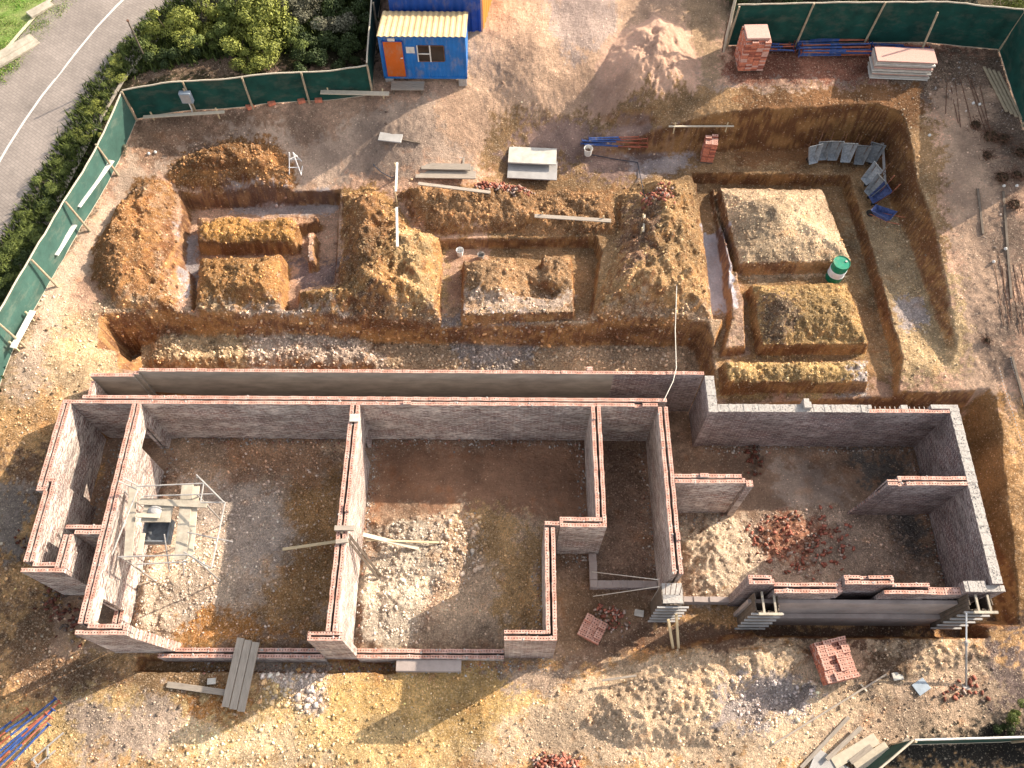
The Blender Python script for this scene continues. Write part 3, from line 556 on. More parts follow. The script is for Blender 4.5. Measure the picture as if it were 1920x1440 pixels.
# mottling between kinds and steep faces
mt = fbm(X*.8, Y*.8, 51, 5); m2 = fbm(X*2.6+9, Y*2.6, 53, 4)
k = np.clip(mt*3.0, -.5, .5)[..., None]; COL[..., :3] *= (1+.55*k*np.array([1, .98, .92]))
org = np.clip(m2*5-.6, 0, 1)[..., None]*np.clip((X > -15) & (X < 14) & (Y < 22), 0, 1)[..., None]*.35
COL[..., :3] = COL[..., :3]*(1-org)+COL[..., :3]*np.array([1.25, .86, .55])*org
st = .12*fbm(X*6.0, Y*6.0, 57, 3)+.9*fbm(X*1.1, Y*1.1+Hh*4, 58, 5)+.5*fbm(X*9, Y*9+Hh*9, 59, 3)
SLX = np.gradient(Hh, GX, axis=1); SLY = np.gradient(Hh, GY, axis=0); SL = np.hypot(SLX, SLY)
stp = (np.clip((SL-1.0)/1.2, 0, 1)*((X > -14.5) & (X < 15) & (Y > 4) & (Y < 23.5)))[..., None]*.85
sub = np.where((st > 0)[..., None], np.array([.40, .225, .085]), np.array([.27, .125, .055]))*(1+st[..., None]*1.2)
up = np.clip((Y-17.5)/2, 0, 1)[..., None]; sub = sub*(1-up*.3)
COL[..., :3] = COL[..., :3]*(1-stp)+sub*stp; COL[..., 3:] = COL[..., 3:]*(1-stp*.7)
sand_ = np.clip((COL[..., 0:1]-.2)/.15, 0, 1); hs_ = sst(sdp([(-13.6, 4.4), (1.3, 4.3), (4.8, 6.0), (13.4, 5.7), (13.6, 11.5), (6.2, 12.5), (-13.3, 12.5)], X, Y)/.3+.5)[..., None]; COL[..., :3] *= (1-hs_)*(np.array([1.12, 1.03, 1.05])+sand_*np.array([.12, .08, .06]))+hs_*np.array([1.36, 1.25, 1.17]); COL = np.clip(COL, .01, .9)

def grid_mesh(name, X, Y, Z, col, m, attr='soil'):
    ny, nx = X.shape; me = bpy.data.meshes.new(name); me.vertices.add(nx*ny)
    me.vertices.foreach_set('co', np.stack([X, Y, Z], -1).astype(np.float32).ravel())
    idx = np.arange(nx*ny).reshape(ny, nx); q = np.stack([idx[:-1, :-1], idx[:-1, 1:], idx[1:, 1:], idx[1:, :-1]], -1).reshape(-1, 4)
    nf = len(q); me.loops.add(nf*4); me.loops.foreach_set('vertex_index', q.ravel().astype(np.int32))
    me.polygons.add(nf); me.polygons.foreach_set('loop_start', (np.arange(nf)*4).astype(np.int32)); me.polygons.foreach_set('loop_total', np.full(nf, 4, np.int32))
    me.polygons.foreach_set('use_smooth', np.ones(nf, bool)); me.update(calc_edges=True)
    if col is not None:
        a = me.attributes.new(attr, 'FLOAT_COLOR', 'POINT'); a.data.foreach_set('color', col.astype(np.float32).ravel())
    me.materials.append(m); o = link(bpy.data.objects.new(name, me)); return o
tag(grid_mesh('ground', X, Y, Hh, COL, SOIL), kind='structure')
GL = lambda x, y: ground(x, y)
print('terrain ok', X.shape)
# ------------------------------------------------------------------ brick walls
ZT = 2.45
def leaf_box(mb, x0, x1, y0, y1, zb, zt, top=1, rough=.006, course=True):
    """one skin of brickwork: body plus a top course of single bricks. materials: 0 side, 1 brick top"""
    zt0 = zt-.085 if course else zt
    e = RS.uniform(.0005, .003)
    mb.box(x0+e, x1-e, y0+e, y1-e, zb, zt0, m=0, mt=(1 if course else top))
    if not course: return
    lx = (x1-x0) >= (y1-y0); L = (x1-x0) if lx else (y1-y0); n = max(1, round(L/.235)); st_ = L/n
    for i in range(n):
        if RS.rand() < .012: continue
        a = i*st_+.003; b_ = (i+1)*st_-.003; j = RS.uniform(-rough, rough); dz = RS.uniform(-.006, .004)-.003
        extra = .075 if RS.rand() < .008 else 0
        if lx: mb.box(x0+a, x0+b_, y0+j, y1+j, zt0+.002, zt+dz+extra, m=0, mt=top)
        else: mb.box(x0+j, x1+j, y0+a, y0+b_, zt0+.002, zt+dz+extra, m=0, mt=top)
def mortar_blobs(mb, x0, x1, y0, y1, z, n, m=2):
    for _ in range(n):
        x = RS.uniform(x0, x1); y = RS.uniform(y0, y1); s = RS.uniform(.02, .05)
        b = len(mb.v); 
        for dx, dy, dz in ((s, 0, 0), (0, s, 0), (-s, 0, 0), (0, -s, 0), (0, 0, s*.5)): mb.v.append((x+dx, y+dy, z-.01+dz))
        for q in ((0, 1, 4), (1, 2, 4), (2, 3, 4), (3, 0, 4)): mb.face([b+k for k in q], m=m)
WM = [M['bside'], M['btop'], M['conc_top']]
def wall(parent, leaves, zb=-.3, zt=ZT, label=None, blobs=0, rakes=(), mats=None, top=1, course=True, extra=None):
    mb = MB()
    for lf in leaves:
        x0, x1, y0, y1 = lf[:4]; b_ = lf[4] if len(lf) > 4 else zb; t_ = lf[5] if len(lf) > 5 else zt
        leaf_box(mb, x0, x1, y0, y1, b_, t_, top=top, course=course)
        if blobs: mortar_blobs(mb, x0, x1, y0, y1, t_+.0, int(blobs*max(x1-x0, y1-y0)))
    for (x, y0, y1, zl, zh, d, run) in rakes:     # racked-back (stepped) wall end along x, run metres long at the foot
        n = int((zh-zl)/.17)
        for k in range(n):
            ex = run*(1-(k+1)/n)
            if ex > .03: mb.box(min(x, x+d*ex), max(x, x+d*ex), y0+.004, y1-.004, zl+k*.17, zl+(k+1)*.17-.004, m=0, mt=1)
    if extra: extra(mb)
    o = mb.build('wall', mats or WM, parent)
    if label: o['label'] = label
    return o
house = empty('unfinished_house', (0, 8, -.15), label='roofless red brick house with cavity walls and four long rooms', cat='building shell')
def hp(lv): return [tuple([l[0], l[1], l[2]-8, l[3]-8]+[v+.15 for v in l[4:]]) for l in lv]
def hwall(lv, zb=-.3, zt=ZT, **k): return wall(house, hp(lv), zb+.15, zt+.15, **k)
def xw(x0, x1, ya, yb, t=.108): return [(x0, x1, ya, ya+t), (x0, x1, yb-t, yb)]
def yw(xa, xb, y0, y1, t=.108): return [(xa, xa+t, y0, y1), (xb-t, xb, y0, y1)]
hwall([(-13.12, 4.77, 11.55, 11.66), (-13.70, -12.0, 11.38, 11.49), (-12.0, 4.48, 11.38, 11.49)], label='long rear brick cavity wall', blobs=3)
hwall(yw(-13.70, -13.42, 8.66, 11.37)+[(-13.70, -13.42, 8.55, 8.65)]+yw(-13.47, -13.19, 6.46, 8.54)+[(-13.31, -13.19, 8.54, 8.93), (-13.41, -13.32, 8.83, 8.93)], label='stepped left end brick wall', blobs=3)
hwall([(-13.47, -12.28, 6.17, 6.28), (-13.19, -12.57, 6.34, 6.45)]+yw(-12.56, -12.28, 6.29, 7.25)+[(-12.56, -11.56, 7.42, 7.53), (-12.27, -11.56, 7.26, 7.37)], label='low brick wall around the small end closet', blobs=2)
W2 = []
for xa, xb in ((-11.55, -11.442), (-11.378, -11.27)):
    W2 += [(xa, xb, 4.79, 4.93), (xa, xb, 5.58, 10.2), (xa, xb, 11.0, 11.375), (xa, xb, 4.93, 5.58, -.3, .5), (xa, xb, 4.93, 5.58, 1.9, ZT), (xa, xb, 10.2, 11.0, 1.75, ZT)]
hwall(W2, label='brick wall with a small window opening', blobs=3)
hwall([(-11.55, -10.2, 4.50, 4.61), (-11.26, -10.34, 4.67, 4.78), (-10.31, -10.2, 4.62, 4.79)], label='short brick return with racked end', rakes=[(-10.2, -3.5, -3.22, -.1, 2.3, 1, .62)])
W3 = []
for xa, xb in ((-4.90, -4.79), (-4.72, -4.61)):
    W3 += [(xa, xb, 4.62, 10.55), (xa, xb, 11.1, 11.375), (xa, xb, 10.55, 11.1, .95, ZT)]
hwall(W3+[(-5.37, -4.43, 4.38, 4.47), (-5.37, -4.43, 4.53, 4.61), (-5.37, -5.28, 4.475, 4.525), (-4.52, -4.43, 4.475, 4.525)], label='brick wall between the two large rooms', blobs=4)
hwall([(-.15, 1.26, 4.42, 4.53), (-.15, .96, 4.59, 4.68), (.97, 1.08, 4.59, 7.53), (1.15, 1.26, 4.54, 7.53), (.97, 1.39, 7.60, 7.71)], label='L shaped brick pier and side wall', blobs=4)
hwall([(1.40, 2.73, 7.55, 7.66), (1.40, 2.61, 7.73, 7.84), (1.40, 1.5, 7.67, 7.72), (2.44, 2.55, 7.85, 11.375), (2.62, 2.73, 7.67, 11.375)], label='brick wall of the passage with short return', blobs=3)
hwall(yw(4.48, 4.77, 6.22, 11.375), label='long brick wall between passage and right wing', blobs=3)
hwall([(4.78, 6.84, 8.90, 9.01), (4.78, 6.75, 9.07, 9.18), (6.74, 6.84, 9.02, 9.06), (6.85, 7.05, 8.80, 9.0)], label='short brick wall jutting into the right wing', blobs=3)
# low walls
low = [(-10.19, -5.38, 4.33, 4.44, -.75, .12), (-10.19, -5.38, 4.5, 4.61, -.3, .14), (-4.42, -.16, 4.34, 4.44, -.75, .15), (-4.42, -.16, 4.5, 4.61, -.3, .15)]
hwall(low, label='low front brickwork under the wide openings', blobs=6, rakes=[])
hwall([(2.42, 2.65, 6.68, 7.5, -.3, .08), (2.42, 4.46, 6.44, 6.66, -.3, .1)], label='low foundation brickwork across the passage', mats=[M['bside2'], M['render_grey'], M['conc_top']], blobs=5)
mb = MB(); mb.box(-3.28, -1.4, -8+4.0, -8+4.33, .0, .22); sl_ = mb.build('threshold_slab', M['render_grey'], house, bevel=.01); sl_['label'] = 'grey slab in front of the low wall'

wing = empty('brick_wing', (6, 6, -.15), label='right brick block with pale concrete topped outer walls beside the trench', cat='building shell')
def wp(lv): return [tuple([l[0]-6, l[1]-6, l[2]-6, l[3]-6]+[v+.15 for v in l[4:]]) for l in lv]
MC = [M['bside2'], M['btop'], M['conc_top']]
def ctop(x0, x1, y0, y1, z0=-.3, zt=ZT, seed=0, skew=0, parent=wing, off=(6, 6, -.15), label=None, n=None):
    """concrete-filled wall with an uneven cast top"""
    mb = MB(); lx = (x1-x0) > (y1-y0); L = max(x1-x0, y1-y0); n = n or int(L/.11); rs = np.random.RandomState(seed)
    for i in range(n):
        a = i/n; c = (i+1)/n; h = rs.uniform(-.01, .008); e0, e1 = rs.uniform(-.006, .006, 2)
        if lx: mb.box(x0+L*a-off[0], x0+L*c-off[0], y0+e0-off[1], y1+e1-off[1], z0-off[2], zt+h-off[2], m=0, mt=2)
        else:
            k = skew*(1-(a+c)/2); mb.box(x0+k+e0-off[0], x1+k+e1-off[0], y0+L*a-off[1], y0+L*c-off[1], z0-off[2], zt+h-off[2], m=0, mt=2)
    for _ in range(int(L*80)):
        t = rs.rand(); s = rs.uniform(.008, .022); u = rs.rand()
        if lx: x = x0+L*t; y = y0+u*(y1-y0)
        else: x = x0+u*(x1-x0)+skew*(1-t); y = y0+L*t
        b = len(mb.v)
        for dx, dy, dz in ((s, 0, 0), (0, s, 0), (-s, 0, 0), (0, -s, 0), (0, 0, s*.8)): mb.v.append((x+dx-off[0], y+dy-off[1], zt-off[2]+dz))
        for q in ((0, 1, 4), (1, 2, 4), (2, 3, 4), (3, 0, 4)): mb.face([b+k for k in q], m=2)
    o = mb.build('wall', MC, parent)
    if label: o['label'] = label
    return o
ctop(6.31, 10.9, 11.22, 11.48, seed=1, label='rear wall with cement covered top')
mbx = wall(wing, wp([(10.9, 13.36, 11.22, 11.34)]), zb=-.15, zt=ZT+.15, mats=MC, label='thin rear skin with wall ties')
def ties(mb):
    for i in range(16): mb.box(10.95-6+i*.15, 10.97-6+i*.15, 11.34-6, 11.43-6, ZT+.13, ZT+.14, m=2)
    for a, b_ in ((10.9, 11.0), (11.9, 12.1), (12.8, 13.36)): mb.box(a-6, b_-6, 11.345-6, 11.48-6, -.1, ZT+.15+RS.uniform(0, .05), m=0, mt=2)
mb = MB(); ties(mb); mb.build('wall_ties', MC, wing)
mb = MB(); mb.box(8.9-6, 9.12-6, 11.3-6, 11.5-6, ZT+.14, ZT+.3, m=2); mb.box(8.92-6, 9.08-6, 11.49-6, 11.62-6, ZT-.4, ZT+.28, m=2); mb.build('concrete_lump', MC, wing)
ctop(6.02, 6.30, 11.2, 12.46, seed=2, label='short side wall with cement covered top')
ctop(13.37, 13.66, 6.0, 11.5, seed=3, skew=-.14, label='right end wall with wide pale concrete top')
ctop(13.0, 13.62, 5.82, 6.0, seed=4, zt=2.3)
wall(wing, wp([(11.30, 13.3, 8.87, 8.98), (11.30, 13.3, 9.04, 9.15), (11.30, 11.4, 8.99, 9.03), (10.98, 11.28, 8.87, 8.96), (10.98, 11.28, 9.0, 9.05)]), zb=-.15, zt=ZT+.15, mats=[M['bside2'], M['btop'], M['conc_top']], label='short brick wall jutting in from the right end', blobs=3, rakes=[(5.0, 2.875, 2.96, -.1, 2.3, -1, .3)])
fm = [M['bside2'], M['btop'], M['conc_top']]
wall(wing, wp([(6.55, 7.25, 5.95, 6.05), (6.55, 7.2, 6.11, 6.2), (6.55, 6.66, 6.055, 6.105), (7.14, 7.25, 6.055, 6.105), (7.26, 9.0, 5.75, 5.86, -.7, 2.3), (7.26, 9.0, 5.93, 6.03, -.3, 2.32), (9.2, 10.55, 5.97, 6.07, -.3, 2.42), (9.2, 10.55, 6.13, 6.22, -.3, 2.42), (9.2, 9.3, 6.075, 6.125), (10.45, 10.55, 6.075, 6.125), (9.01, 9.19, 5.8, 6.1, -.3, 2.2), (10.3, 11.6, 5.76, 5.86, -.7, 2.25), (10.56, 11.6, 5.96, 6.06, -.3, 2.25), (11.61, 12.5, 5.78, 5.98, -.7, 2.1)]), zb=-.15, zt=ZT+.15, mats=fm, label='front brick wall with offset piers', blobs=3)
mb = MB(); mb.box(.7, 6.6, -.36, -.256, -.6, 1.75); mb.box(1.26, 7.0, -.5, -.37, -.6, .55); mb.build('rendered_plinth', [M['render_grey']], wing)
ctop(12.5, 13.1, 5.8, 6.1, seed=5, zt=2.35)
mb = MB()
for i in range(12): mb.box(4.85-6+i*.16, 5.0-6+i*.16+.01, 6.0-6, 6.16-6, 0, .35+RS.uniform(-.03, .03))
mb.build('low_kerb_wall', M['render_grey'], wing)

ret = empty('retaining_wall', (0, 12.5, -.15), label='long plastered brick retaining wall between the house and the cut bank', cat='retaining wall')
rm = [M['plaster'], M['btop'], M['conc_top']]
mb = MB()
def rl(x0, x1, y0, y1, zt, m=0): leaf_n = max(1, round((x1-x0)/.235)); [mb.box(x0+i*(x1-x0)/leaf_n+.004, x0+(i+1)*(x1-x0)/leaf_n-.004, y0-12.5, y1-12.5, zt+.067, zt+.15+RS.uniform(-.012, .012), m=m, mt=1) for i in range(leaf_n)]; mb.box(x0, x1, y0-12.5+.003, y1-12.5-.003, -.2, zt+.066, m=m, mt=1)
rl(-11.6, 3.2, 12.50, 12.61, ZT); rl(-13.12, -11.75, 12.36, 12.48, 2.36); rl(-11.75, -11.6, 12.42, 12.54, 2.4)
pl = mb.build('wall', rm, ret); pl['label'] = 'grey bagged plaster face'
mb = MB(); rl(3.2, 6.01, 12.50, 12.61, ZT); rl(2.35, 2.55, 12.615, 12.75, ZT+.02); o = mb.build('wall', [M['bside2'], M['btop'], M['conc_top']], ret); o['label'] = 'unplastered brick face at the right end'
mb = MB()
leaf_box(mb, -13.12, -13.01, 11.67-12.5, 12.29-12.5, -.1, 2.35)
mb.build('end_return', WM, ret)

# ------------------------------------------------------------------ loose brick piles and stones (uncountable)
ico = None
def ico_mesh():
    t = (1+5**.5)/2; v = np.array([(-1, t, 0), (1, t, 0), (-1, -t, 0), (1, -t, 0), (0, -1, t), (0, 1, t), (0, -1, -t), (0, 1, -t), (t, 0, -1), (t, 0, 1), (-t, 0, -1), (-t, 0, 1)])/1.9
    f = np.array([(0, 11, 5), (0, 5, 1), (0, 1, 7), (0, 7, 10), (0, 10, 11), (1, 5, 9), (5, 11, 4), (11, 10, 2), (10, 7, 6), (7, 1, 8), (3, 9, 4), (3, 4, 2), (3, 2, 6), (3, 6, 8), (3, 8, 9), (4, 9, 5), (2, 4, 11), (6, 2, 10), (8, 6, 7), (9, 8, 1)])
    return v, f
cubv = np.array([(-1, -1, -1), (1, -1, -1), (1, 1, -1), (-1, 1, -1), (-1, -1, 1), (1, -1, 1), (1, 1, 1), (-1, 1, 1)])*.5
cubf = np.array([(0, 1, 5), (0, 5, 4), (1, 2, 6), (1, 6, 5), (2, 3, 7), (2, 7, 6), (3, 0, 4), (3, 4, 7), (4, 5, 6), (4, 6, 7), (3, 2, 1), (3, 1, 0)])
def scatter(name, pos, size, cols, m, shape='stone', flat=.7, seed=1, attr='col', dims=None):
    rs = np.random.RandomState(seed); n = len(pos); bv, bf = ico_mesh() if shape == 'stone' else (cubv, cubf); nv = len(bv)
    v = bv[None]*(1+(rs.uniform(-.36, .36, (n, nv, 1)) if shape == 'stone' else 0))
    sc = size[:, None, None]*(np.array([1, 1, flat]) if dims is None else np.array(dims))*(1+rs.uniform(-.25, .25, (n, 1, 3))*(1 if shape == 'stone' else .15)); v = v*sc
    a = rs.uniform(0, 2*np.pi, (n, 3))*(np.array([1, .25, .25]) if shape != 'stone' else np.array([1, .2, .2]))
    def rot(v, ang, i, j):
        c = np.cos(ang)[:, None]; s = np.sin(ang)[:, None]; o = v.copy(); o[..., i] = c*v[..., i]-s*v[..., j]; o[..., j] = s*v[..., i]+c*v[..., j]; return o
    v = rot(v, a[:, 1], 1, 2); v = rot(v, a[:, 2], 0, 2); v = rot(v, a[:, 0], 0, 1); v = v+pos[:, None, :]
    f = (bf[None]+(np.arange(n)*nv)[:, None, None]).reshape(-1, 3); me = bpy.data.meshes.new(name); me.vertices.add(n*nv); me.vertices.foreach_set('co', v.astype(np.float32).ravel())
    me.loops.add(len(f)*3); me.loops.foreach_set('vertex_index', f.astype(np.int32).ravel()); me.polygons.add(len(f)); me.polygons.foreach_set('loop_start', (np.arange(len(f))*3).astype(np.int32)); me.polygons.foreach_set('loop_total', np.full(len(f), 3, np.int32))
    me.update(calc_edges=True); c4 = np.repeat(np.c_[cols, np.ones(n)], nv, axis=0); at_ = me.attributes.new(attr, 'FLOAT_COLOR', 'POINT'); at_.data.foreach_set('color', c4.astype(np.float32).ravel())
    me.materials.append(m); return link(bpy.data.objects.new(name, me))
def inpoly(poly, n, rs):
    p = np.array(poly); xs = []; c = 0
    while c < n:
        x = rs.uniform(p[:, 0].min(), p[:, 0].max(), n); y = rs.uniform(p[:, 1].min(), p[:, 1].max(), n)
        k = sdp(poly, x, y)+rs.normal(0, .12, n) > 0; xs.append(np.c_[x[k], y[k]]); c += k.sum()
    return np.concatenate(xs)[:n]
rs = np.random.RandomState(5)
SP = []
def stones(pts, z, n, s0, s1, col):
    SP.append((inpoly(A(pts, z), n, rs), s0, s1, col))
ST = (.46, .385, .29); ST2 = (.55, .50, .44); ST3 = (.36, .235, .12)
for a in [([(0, 1260), (940, 1262), (900, 1440), (0, 1440)], -.2, 3400, .018, .06, ST), ([(350, 1330), (620, 1300), (700, 1440), (250, 1440)], -.2, 800, .02, .09, ST), ([(485, 1255), (620, 1250), (600, 1330), (500, 1315)], -.2, 700, .03, .13, (.42, .39, .35)),
          ([(1000, 1310), (1250, 1235), (1850, 1200), (1900, 1440), (900, 1440)], .1, 4600, .018, .06, ST), ([(1340, 1280), (1540, 1275), (1500, 1340), (1400, 1375)], 0, 500, .03, .11, (.44, .42, .39)),
          ([(0, 1000), (60, 1080), (200, 1230), (0, 1320)], 0, 900, .02, .08, ST), ([(330, 840), (650, 830), (600, 1200), (260, 1200)], -.15, 4600, .02, .075, (.66, .56, .47)), ([(255, 1060), (400, 1000), (420, 1120), (340, 1200), (245, 1200)], -.15, 1000, .02, .07, ST2),
          ([(690, 985), (900, 965), (900, 1060), (780, 1210), (670, 1210)], -.15, 2600, .02, .085, ST2), ([(860, 970), (1015, 1000), (1015, 1200), (760, 1210)], -.15, 2200, .02, .06, (.42, .34, .25)), ([(820, 960), (910, 960), (910, 1060), (850, 1080)], -.15, 260, .04, .14, (.5, .47, .42)),
          ([(1400, 960), (1700, 950), (1740, 1070), (1350, 1120)], -.15, 1900, .02, .07, (.36, .29, .25)), ([(1275, 960), (1440, 960), (1440, 1110), (1285, 1125)], 0, 900, .015, .06, (.58, .49, .38)), ([(1130, 830), (1215, 830), (1240, 1080), (1115, 1080)], -.15, 800, .015, .05, (.30, .23, .19)),
          ([(225, 610, .3), (1300, 620, .3), (1300, 695, 0), (262, 695, 0)], 0, 5600, .02, .09, (.52, .43, .32)), ([(460, 625), (720, 620), (720, 695), (470, 695)], .1, 1300, .02, .09, (.52, .45, .35)), ([(800, 635), (1260, 620), (1260, 695), (800, 695)], .1, 1400, .03, .11, (.38, .33, .28)),
          ([(315, 330, 1.9), (440, 270, 2.1), (545, 290, 2), (545, 352, 1.8), (370, 366)], 1.7, 1500, .02, .09, (.38, .23, .11)), ([(335, 355), (332, 590), (190, 560), (240, 420)], 1.6, 1700, .02, .08, ST3), ([(640, 362), (745, 385), (825, 440), (825, 596), (556, 596), (632, 530)], 1.6, 3000, .018, .08, (.45, .33, .18)),
          ([(752, 352), (1150, 350), (1155, 436), (770, 430)], 1.6, 2200, .02, .08, ST3), ([(1158, 350), (1300, 335), (1334, 600), (1108, 600), (1150, 480)], 1.6, 2200, .02, .08, (.46, .34, .19)), ([(367, 404), (560, 404), (560, 460), (367, 460)], 1.6, 600, .02, .07, (.48, .31, .13)), ([(370, 480), (535, 480), (530, 580), (362, 580)], 1.6, 800, .02, .08, ST3),
          ([(865, 485), (1076, 477), (1080, 592), (864, 594)], 1.6, 900, .02, .08, (.46, .36, .24)), ([(1345, 345), (1550, 350), (1602, 498), (1380, 502)], 1.8, 4200, .015, .055, (.60, .50, .32)), ([(1405, 528), (1592, 525), (1634, 650), (1425, 654)], 1.7, 2600, .015, .06, (.50, .38, .2)), ([(1352, 675), (1632, 670), (1634, 724), (1358, 726)], 1.5, 900, .02, .07, (.56, .46, .28)),
          ([(60, 560), (240, 560), (215, 700), (130, 760), (0, 960), (0, 800)], 2, 1800, .015, .07, ST), ([(1600, 400), (1700, 400), (1800, 700), (1690, 720)], 1.5, 1400, .015, .06, (.46, .39, .28)), ([(1340, 190), (1690, 190), (1730, 300), (1790, 620), (1760, 620), (1700, 300), (1640, 215), (1340, 205)], 3.1, 1200, .015, .06, (.60, .49, .34)),
          ([(260, 240), (600, 210), (600, 280), (300, 300)], 3.1, 500, .015, .05, (.34, .26, .19)), ([(950, 240), (1330, 200), (1330, 240), (950, 265)], 3.2, 400, .02, .07, (.5, .41, .3)), ([(1380, 160), (1700, 160), (1900, 250), (1900, 600), (1800, 500), (1760, 300), (1700, 190)], 3.3, 800, .015, .05, (.5, .44, .37)), ([(1690, 110), (1880, 110), (1900, 230), (1760, 170)], 3.7, 320, .03, .09, (.40, .37, .34)),
          ([(850, 60), (1100, 150), (1000, 230), (800, 240)], 3.4, 350, .012, .04, (.55, .46, .36)), ([(560, 400), (640, 360), (632, 520), (560, 540)], .9, 300, .02, .06, ST2)]: stones(*a)
pos = np.concatenate([a[0] for a in SP]); u = rs.rand(len(pos)); s0 = np.concatenate([np.full(len(a[0]), a[1]) for a in SP]); s1 = np.concatenate([np.full(len(a[0]), a[2]) for a in SP])
size = (s0*.5+(s1*.6-s0*.5)*u**7); cb = np.concatenate([np.tile(a[3], (len(a[0]), 1)) for a in SP]); sc_ = COL[np.clip(np.searchsorted(GY, pos[:, 1]), 0, len(GY)-1), np.clip(np.searchsorted(GX, pos[:, 0]), 0, len(GX)-1), :3]; wk = (rs.rand(len(pos), 1)**2)*.8; cb = (cb*wk+sc_*1.25*(1-wk))*(rs.uniform(.6, 1.3, (len(pos), 1)))
gz = groundv(pos[:, 0], pos[:, 1])
o = scatter('rubble_stones', np.c_[pos, gz+size*.12], size*1.25, np.clip(cb, .03, .85), M['stone'], seed=3); tag(o, 'pale stones and soil crumbs scattered over the dug ground', 'stones', kind='stuff')
MS = []
for (xa, ya, xb, yb) in ((-11.2, 5, -11.2, 11), (-4.5, 4.8, -4.5, 11.2), (-11, 11.3, 2.4, 11.3), (2.3, 8, 2.3, 11.2), (4.4, 6.5, 4.4, 11.2), (5, 8.7, 6.8, 8.7), (6.3, 11.1, 13.2, 11.1), (13.2, 6.4, 13.2, 11), (.85, 4.8, .85, 7.4), (1.6, 7.4, 2.6, 7.4), (-9.5, 4.2, 1.2, 4.15), (-13.3, 6.6, -13.0, 11.2)):
    n_m = int(70*math.hypot(xb-xa, yb-ya)); t_ = rs.rand(n_m, 1); MS.append(np.array([[xa, ya]])*(1-t_)+np.array([[xb, yb]])*t_+rs.normal(0, .13, (n_m, 2)))
MS = np.concatenate(MS); ms_ = .008+.03*rs.rand(len(MS))**4; mc_ = np.where(rs.rand(len(MS), 1) < .25, np.array([[.36, .17, .12]]), np.array([[.46, .41, .36]]))*rs.uniform(.5, 1.2, (len(MS), 1))
tag(scatter('mortar_spill', np.c_[MS, groundv(MS[:, 0], MS[:, 1])+.005], ms_*1.3, mc_, M['stone'], seed=19, flat=.6), 'mortar droppings and brick chips along the feet of the walls', 'mortar droppings', kind='stuff')
CL = []
for pts_, z_, n_c in (([(0, 1300), (940, 1300), (900, 1440), (0, 1440)], -.2, 330), ([(1000, 1310), (1250, 1240), (1850, 1220), (1880, 1440), (900, 1440)], .1, 200), ([(640, 372), (745, 385), (825, 440), (825, 590), (560, 590)], 1.7, 130), ([(1158, 350), (1300, 335), (1334, 590), (1108, 590)], 1.7, 110), ([(225, 590), (337, 360), (332, 585)], 1.6, 70), ([(60, 600), (230, 600), (120, 760), (0, 900)], 2, 120), ([(240, 600, .3), (1300, 620, .3), (1300, 690, 0), (262, 690, 0)], 0, 170), ([(600, 200), (1000, 120), (900, 240), (640, 260)], 3.2, 40)): CL.append(inpoly(A(pts_, z_), n_c, rs))
CL = np.concatenate(CL); cs_ = .012+.034*rs.rand(len(CL))**4; cc_ = COL[np.clip(np.searchsorted(GY, CL[:, 1]), 0, len(GY)-1), np.clip(np.searchsorted(GX, CL[:, 0]), 0, len(GX)-1), :3]*rs.uniform(.22, .6, (len(CL), 1))
o = scatter('soil_clods', np.c_[CL, groundv(CL[:, 0], CL[:, 1])+cs_*.2], cs_*1.4, cc_, M['stone'], seed=17, flat=.8); tag(o, 'dark damp soil clods lying about the dug ground', 'soil clods', kind='stuff')
def brick_rubble(pts, z, n, label, h=.25, seed=1, zc=None, red=1.0):
    r = np.random.RandomState(seed); poly = A(pts, z); p = inpoly(poly, n, r); p = p+r.normal(0, .13, p.shape)*(r.rand(n, 1) < .35); c = np.array(poly).mean(0); d = sdp(poly, p[:, 0], p[:, 1]); dm = max(d.max(), .1)
    zz = groundv(p[:, 0], p[:, 1])+np.clip(d/dm, 0, 1)*h*r.rand(n)+.03
    col = np.array([(.34, .125, .085)])*r.uniform(.5, 1.3, (n, 1)); k = r.rand(n) < .3; col[k] = np.array([.42, .31, .25])*r.uniform(.5, 1.2, (k.sum(), 1))
    o = scatter('brick_rubble', np.c_[p, zz], r.uniform(.45, 1, n), np.clip(col, .02, .85)*red, M['rubble_brick'], 'cube', seed=seed, dims=(.15, .09, .06)); tag(o, label, 'brick rubble', kind='stuff'); return o
brick_rubble([(895, 345), (940, 325), (1000, 350), (985, 368), (890, 362)], 1.9, 260, 'heap of broken bricks beside the white topped boards', seed=2, red=.9)
brick_rubble([(1205, 375), (1240, 360), (1262, 385), (1250, 400), (1215, 395)], 1.9, 90, 'small scatter of broken bricks on the soil heap left of the white trench', h=.05, seed=3)
brick_rubble([(1400, 985), (1480, 955), (1600, 980), (1580, 1060), (1500, 1090), (1420, 1045)], 0, 190, 'spread of broken red bricks on the right wing floor', h=.03, seed=4, red=1.0)
brick_rubble([(1000, 1432), (1040, 1415), (1085, 1428), (1080, 1450), (1000, 1450)], -.2, 180, 'heap of broken bricks at the bottom edge of the site', h=.25, seed=5)
brick_rubble([(1095, 1150), (1150, 1130), (1185, 1175), (1150, 1185), (1120, 1170)], 0, 70, 'loose bricks spilled behind the tilted brick pile', h=.05, seed=6)
brick_rubble([(1770, 1290), (1830, 1270), (1850, 1295), (1790, 1320), (1750, 1320)], .3, 26, 'few bricks around the foot of the steel prop', h=.03, seed=7, red=.75)
brick_rubble([(40, 1000), (130, 1080), (150, 1200), (110, 1180)], 0, 200, 'dark brick bats along the foot of the left house wall', h=.05, seed=8, red=.45)
brick_rubble([(1395, 835), (1420, 830), (1430, 880), (1405, 900)], -.1, 34, 'few dusty bricks on the floor by the rear wall of the wing', h=.12, seed=9, red=.5)

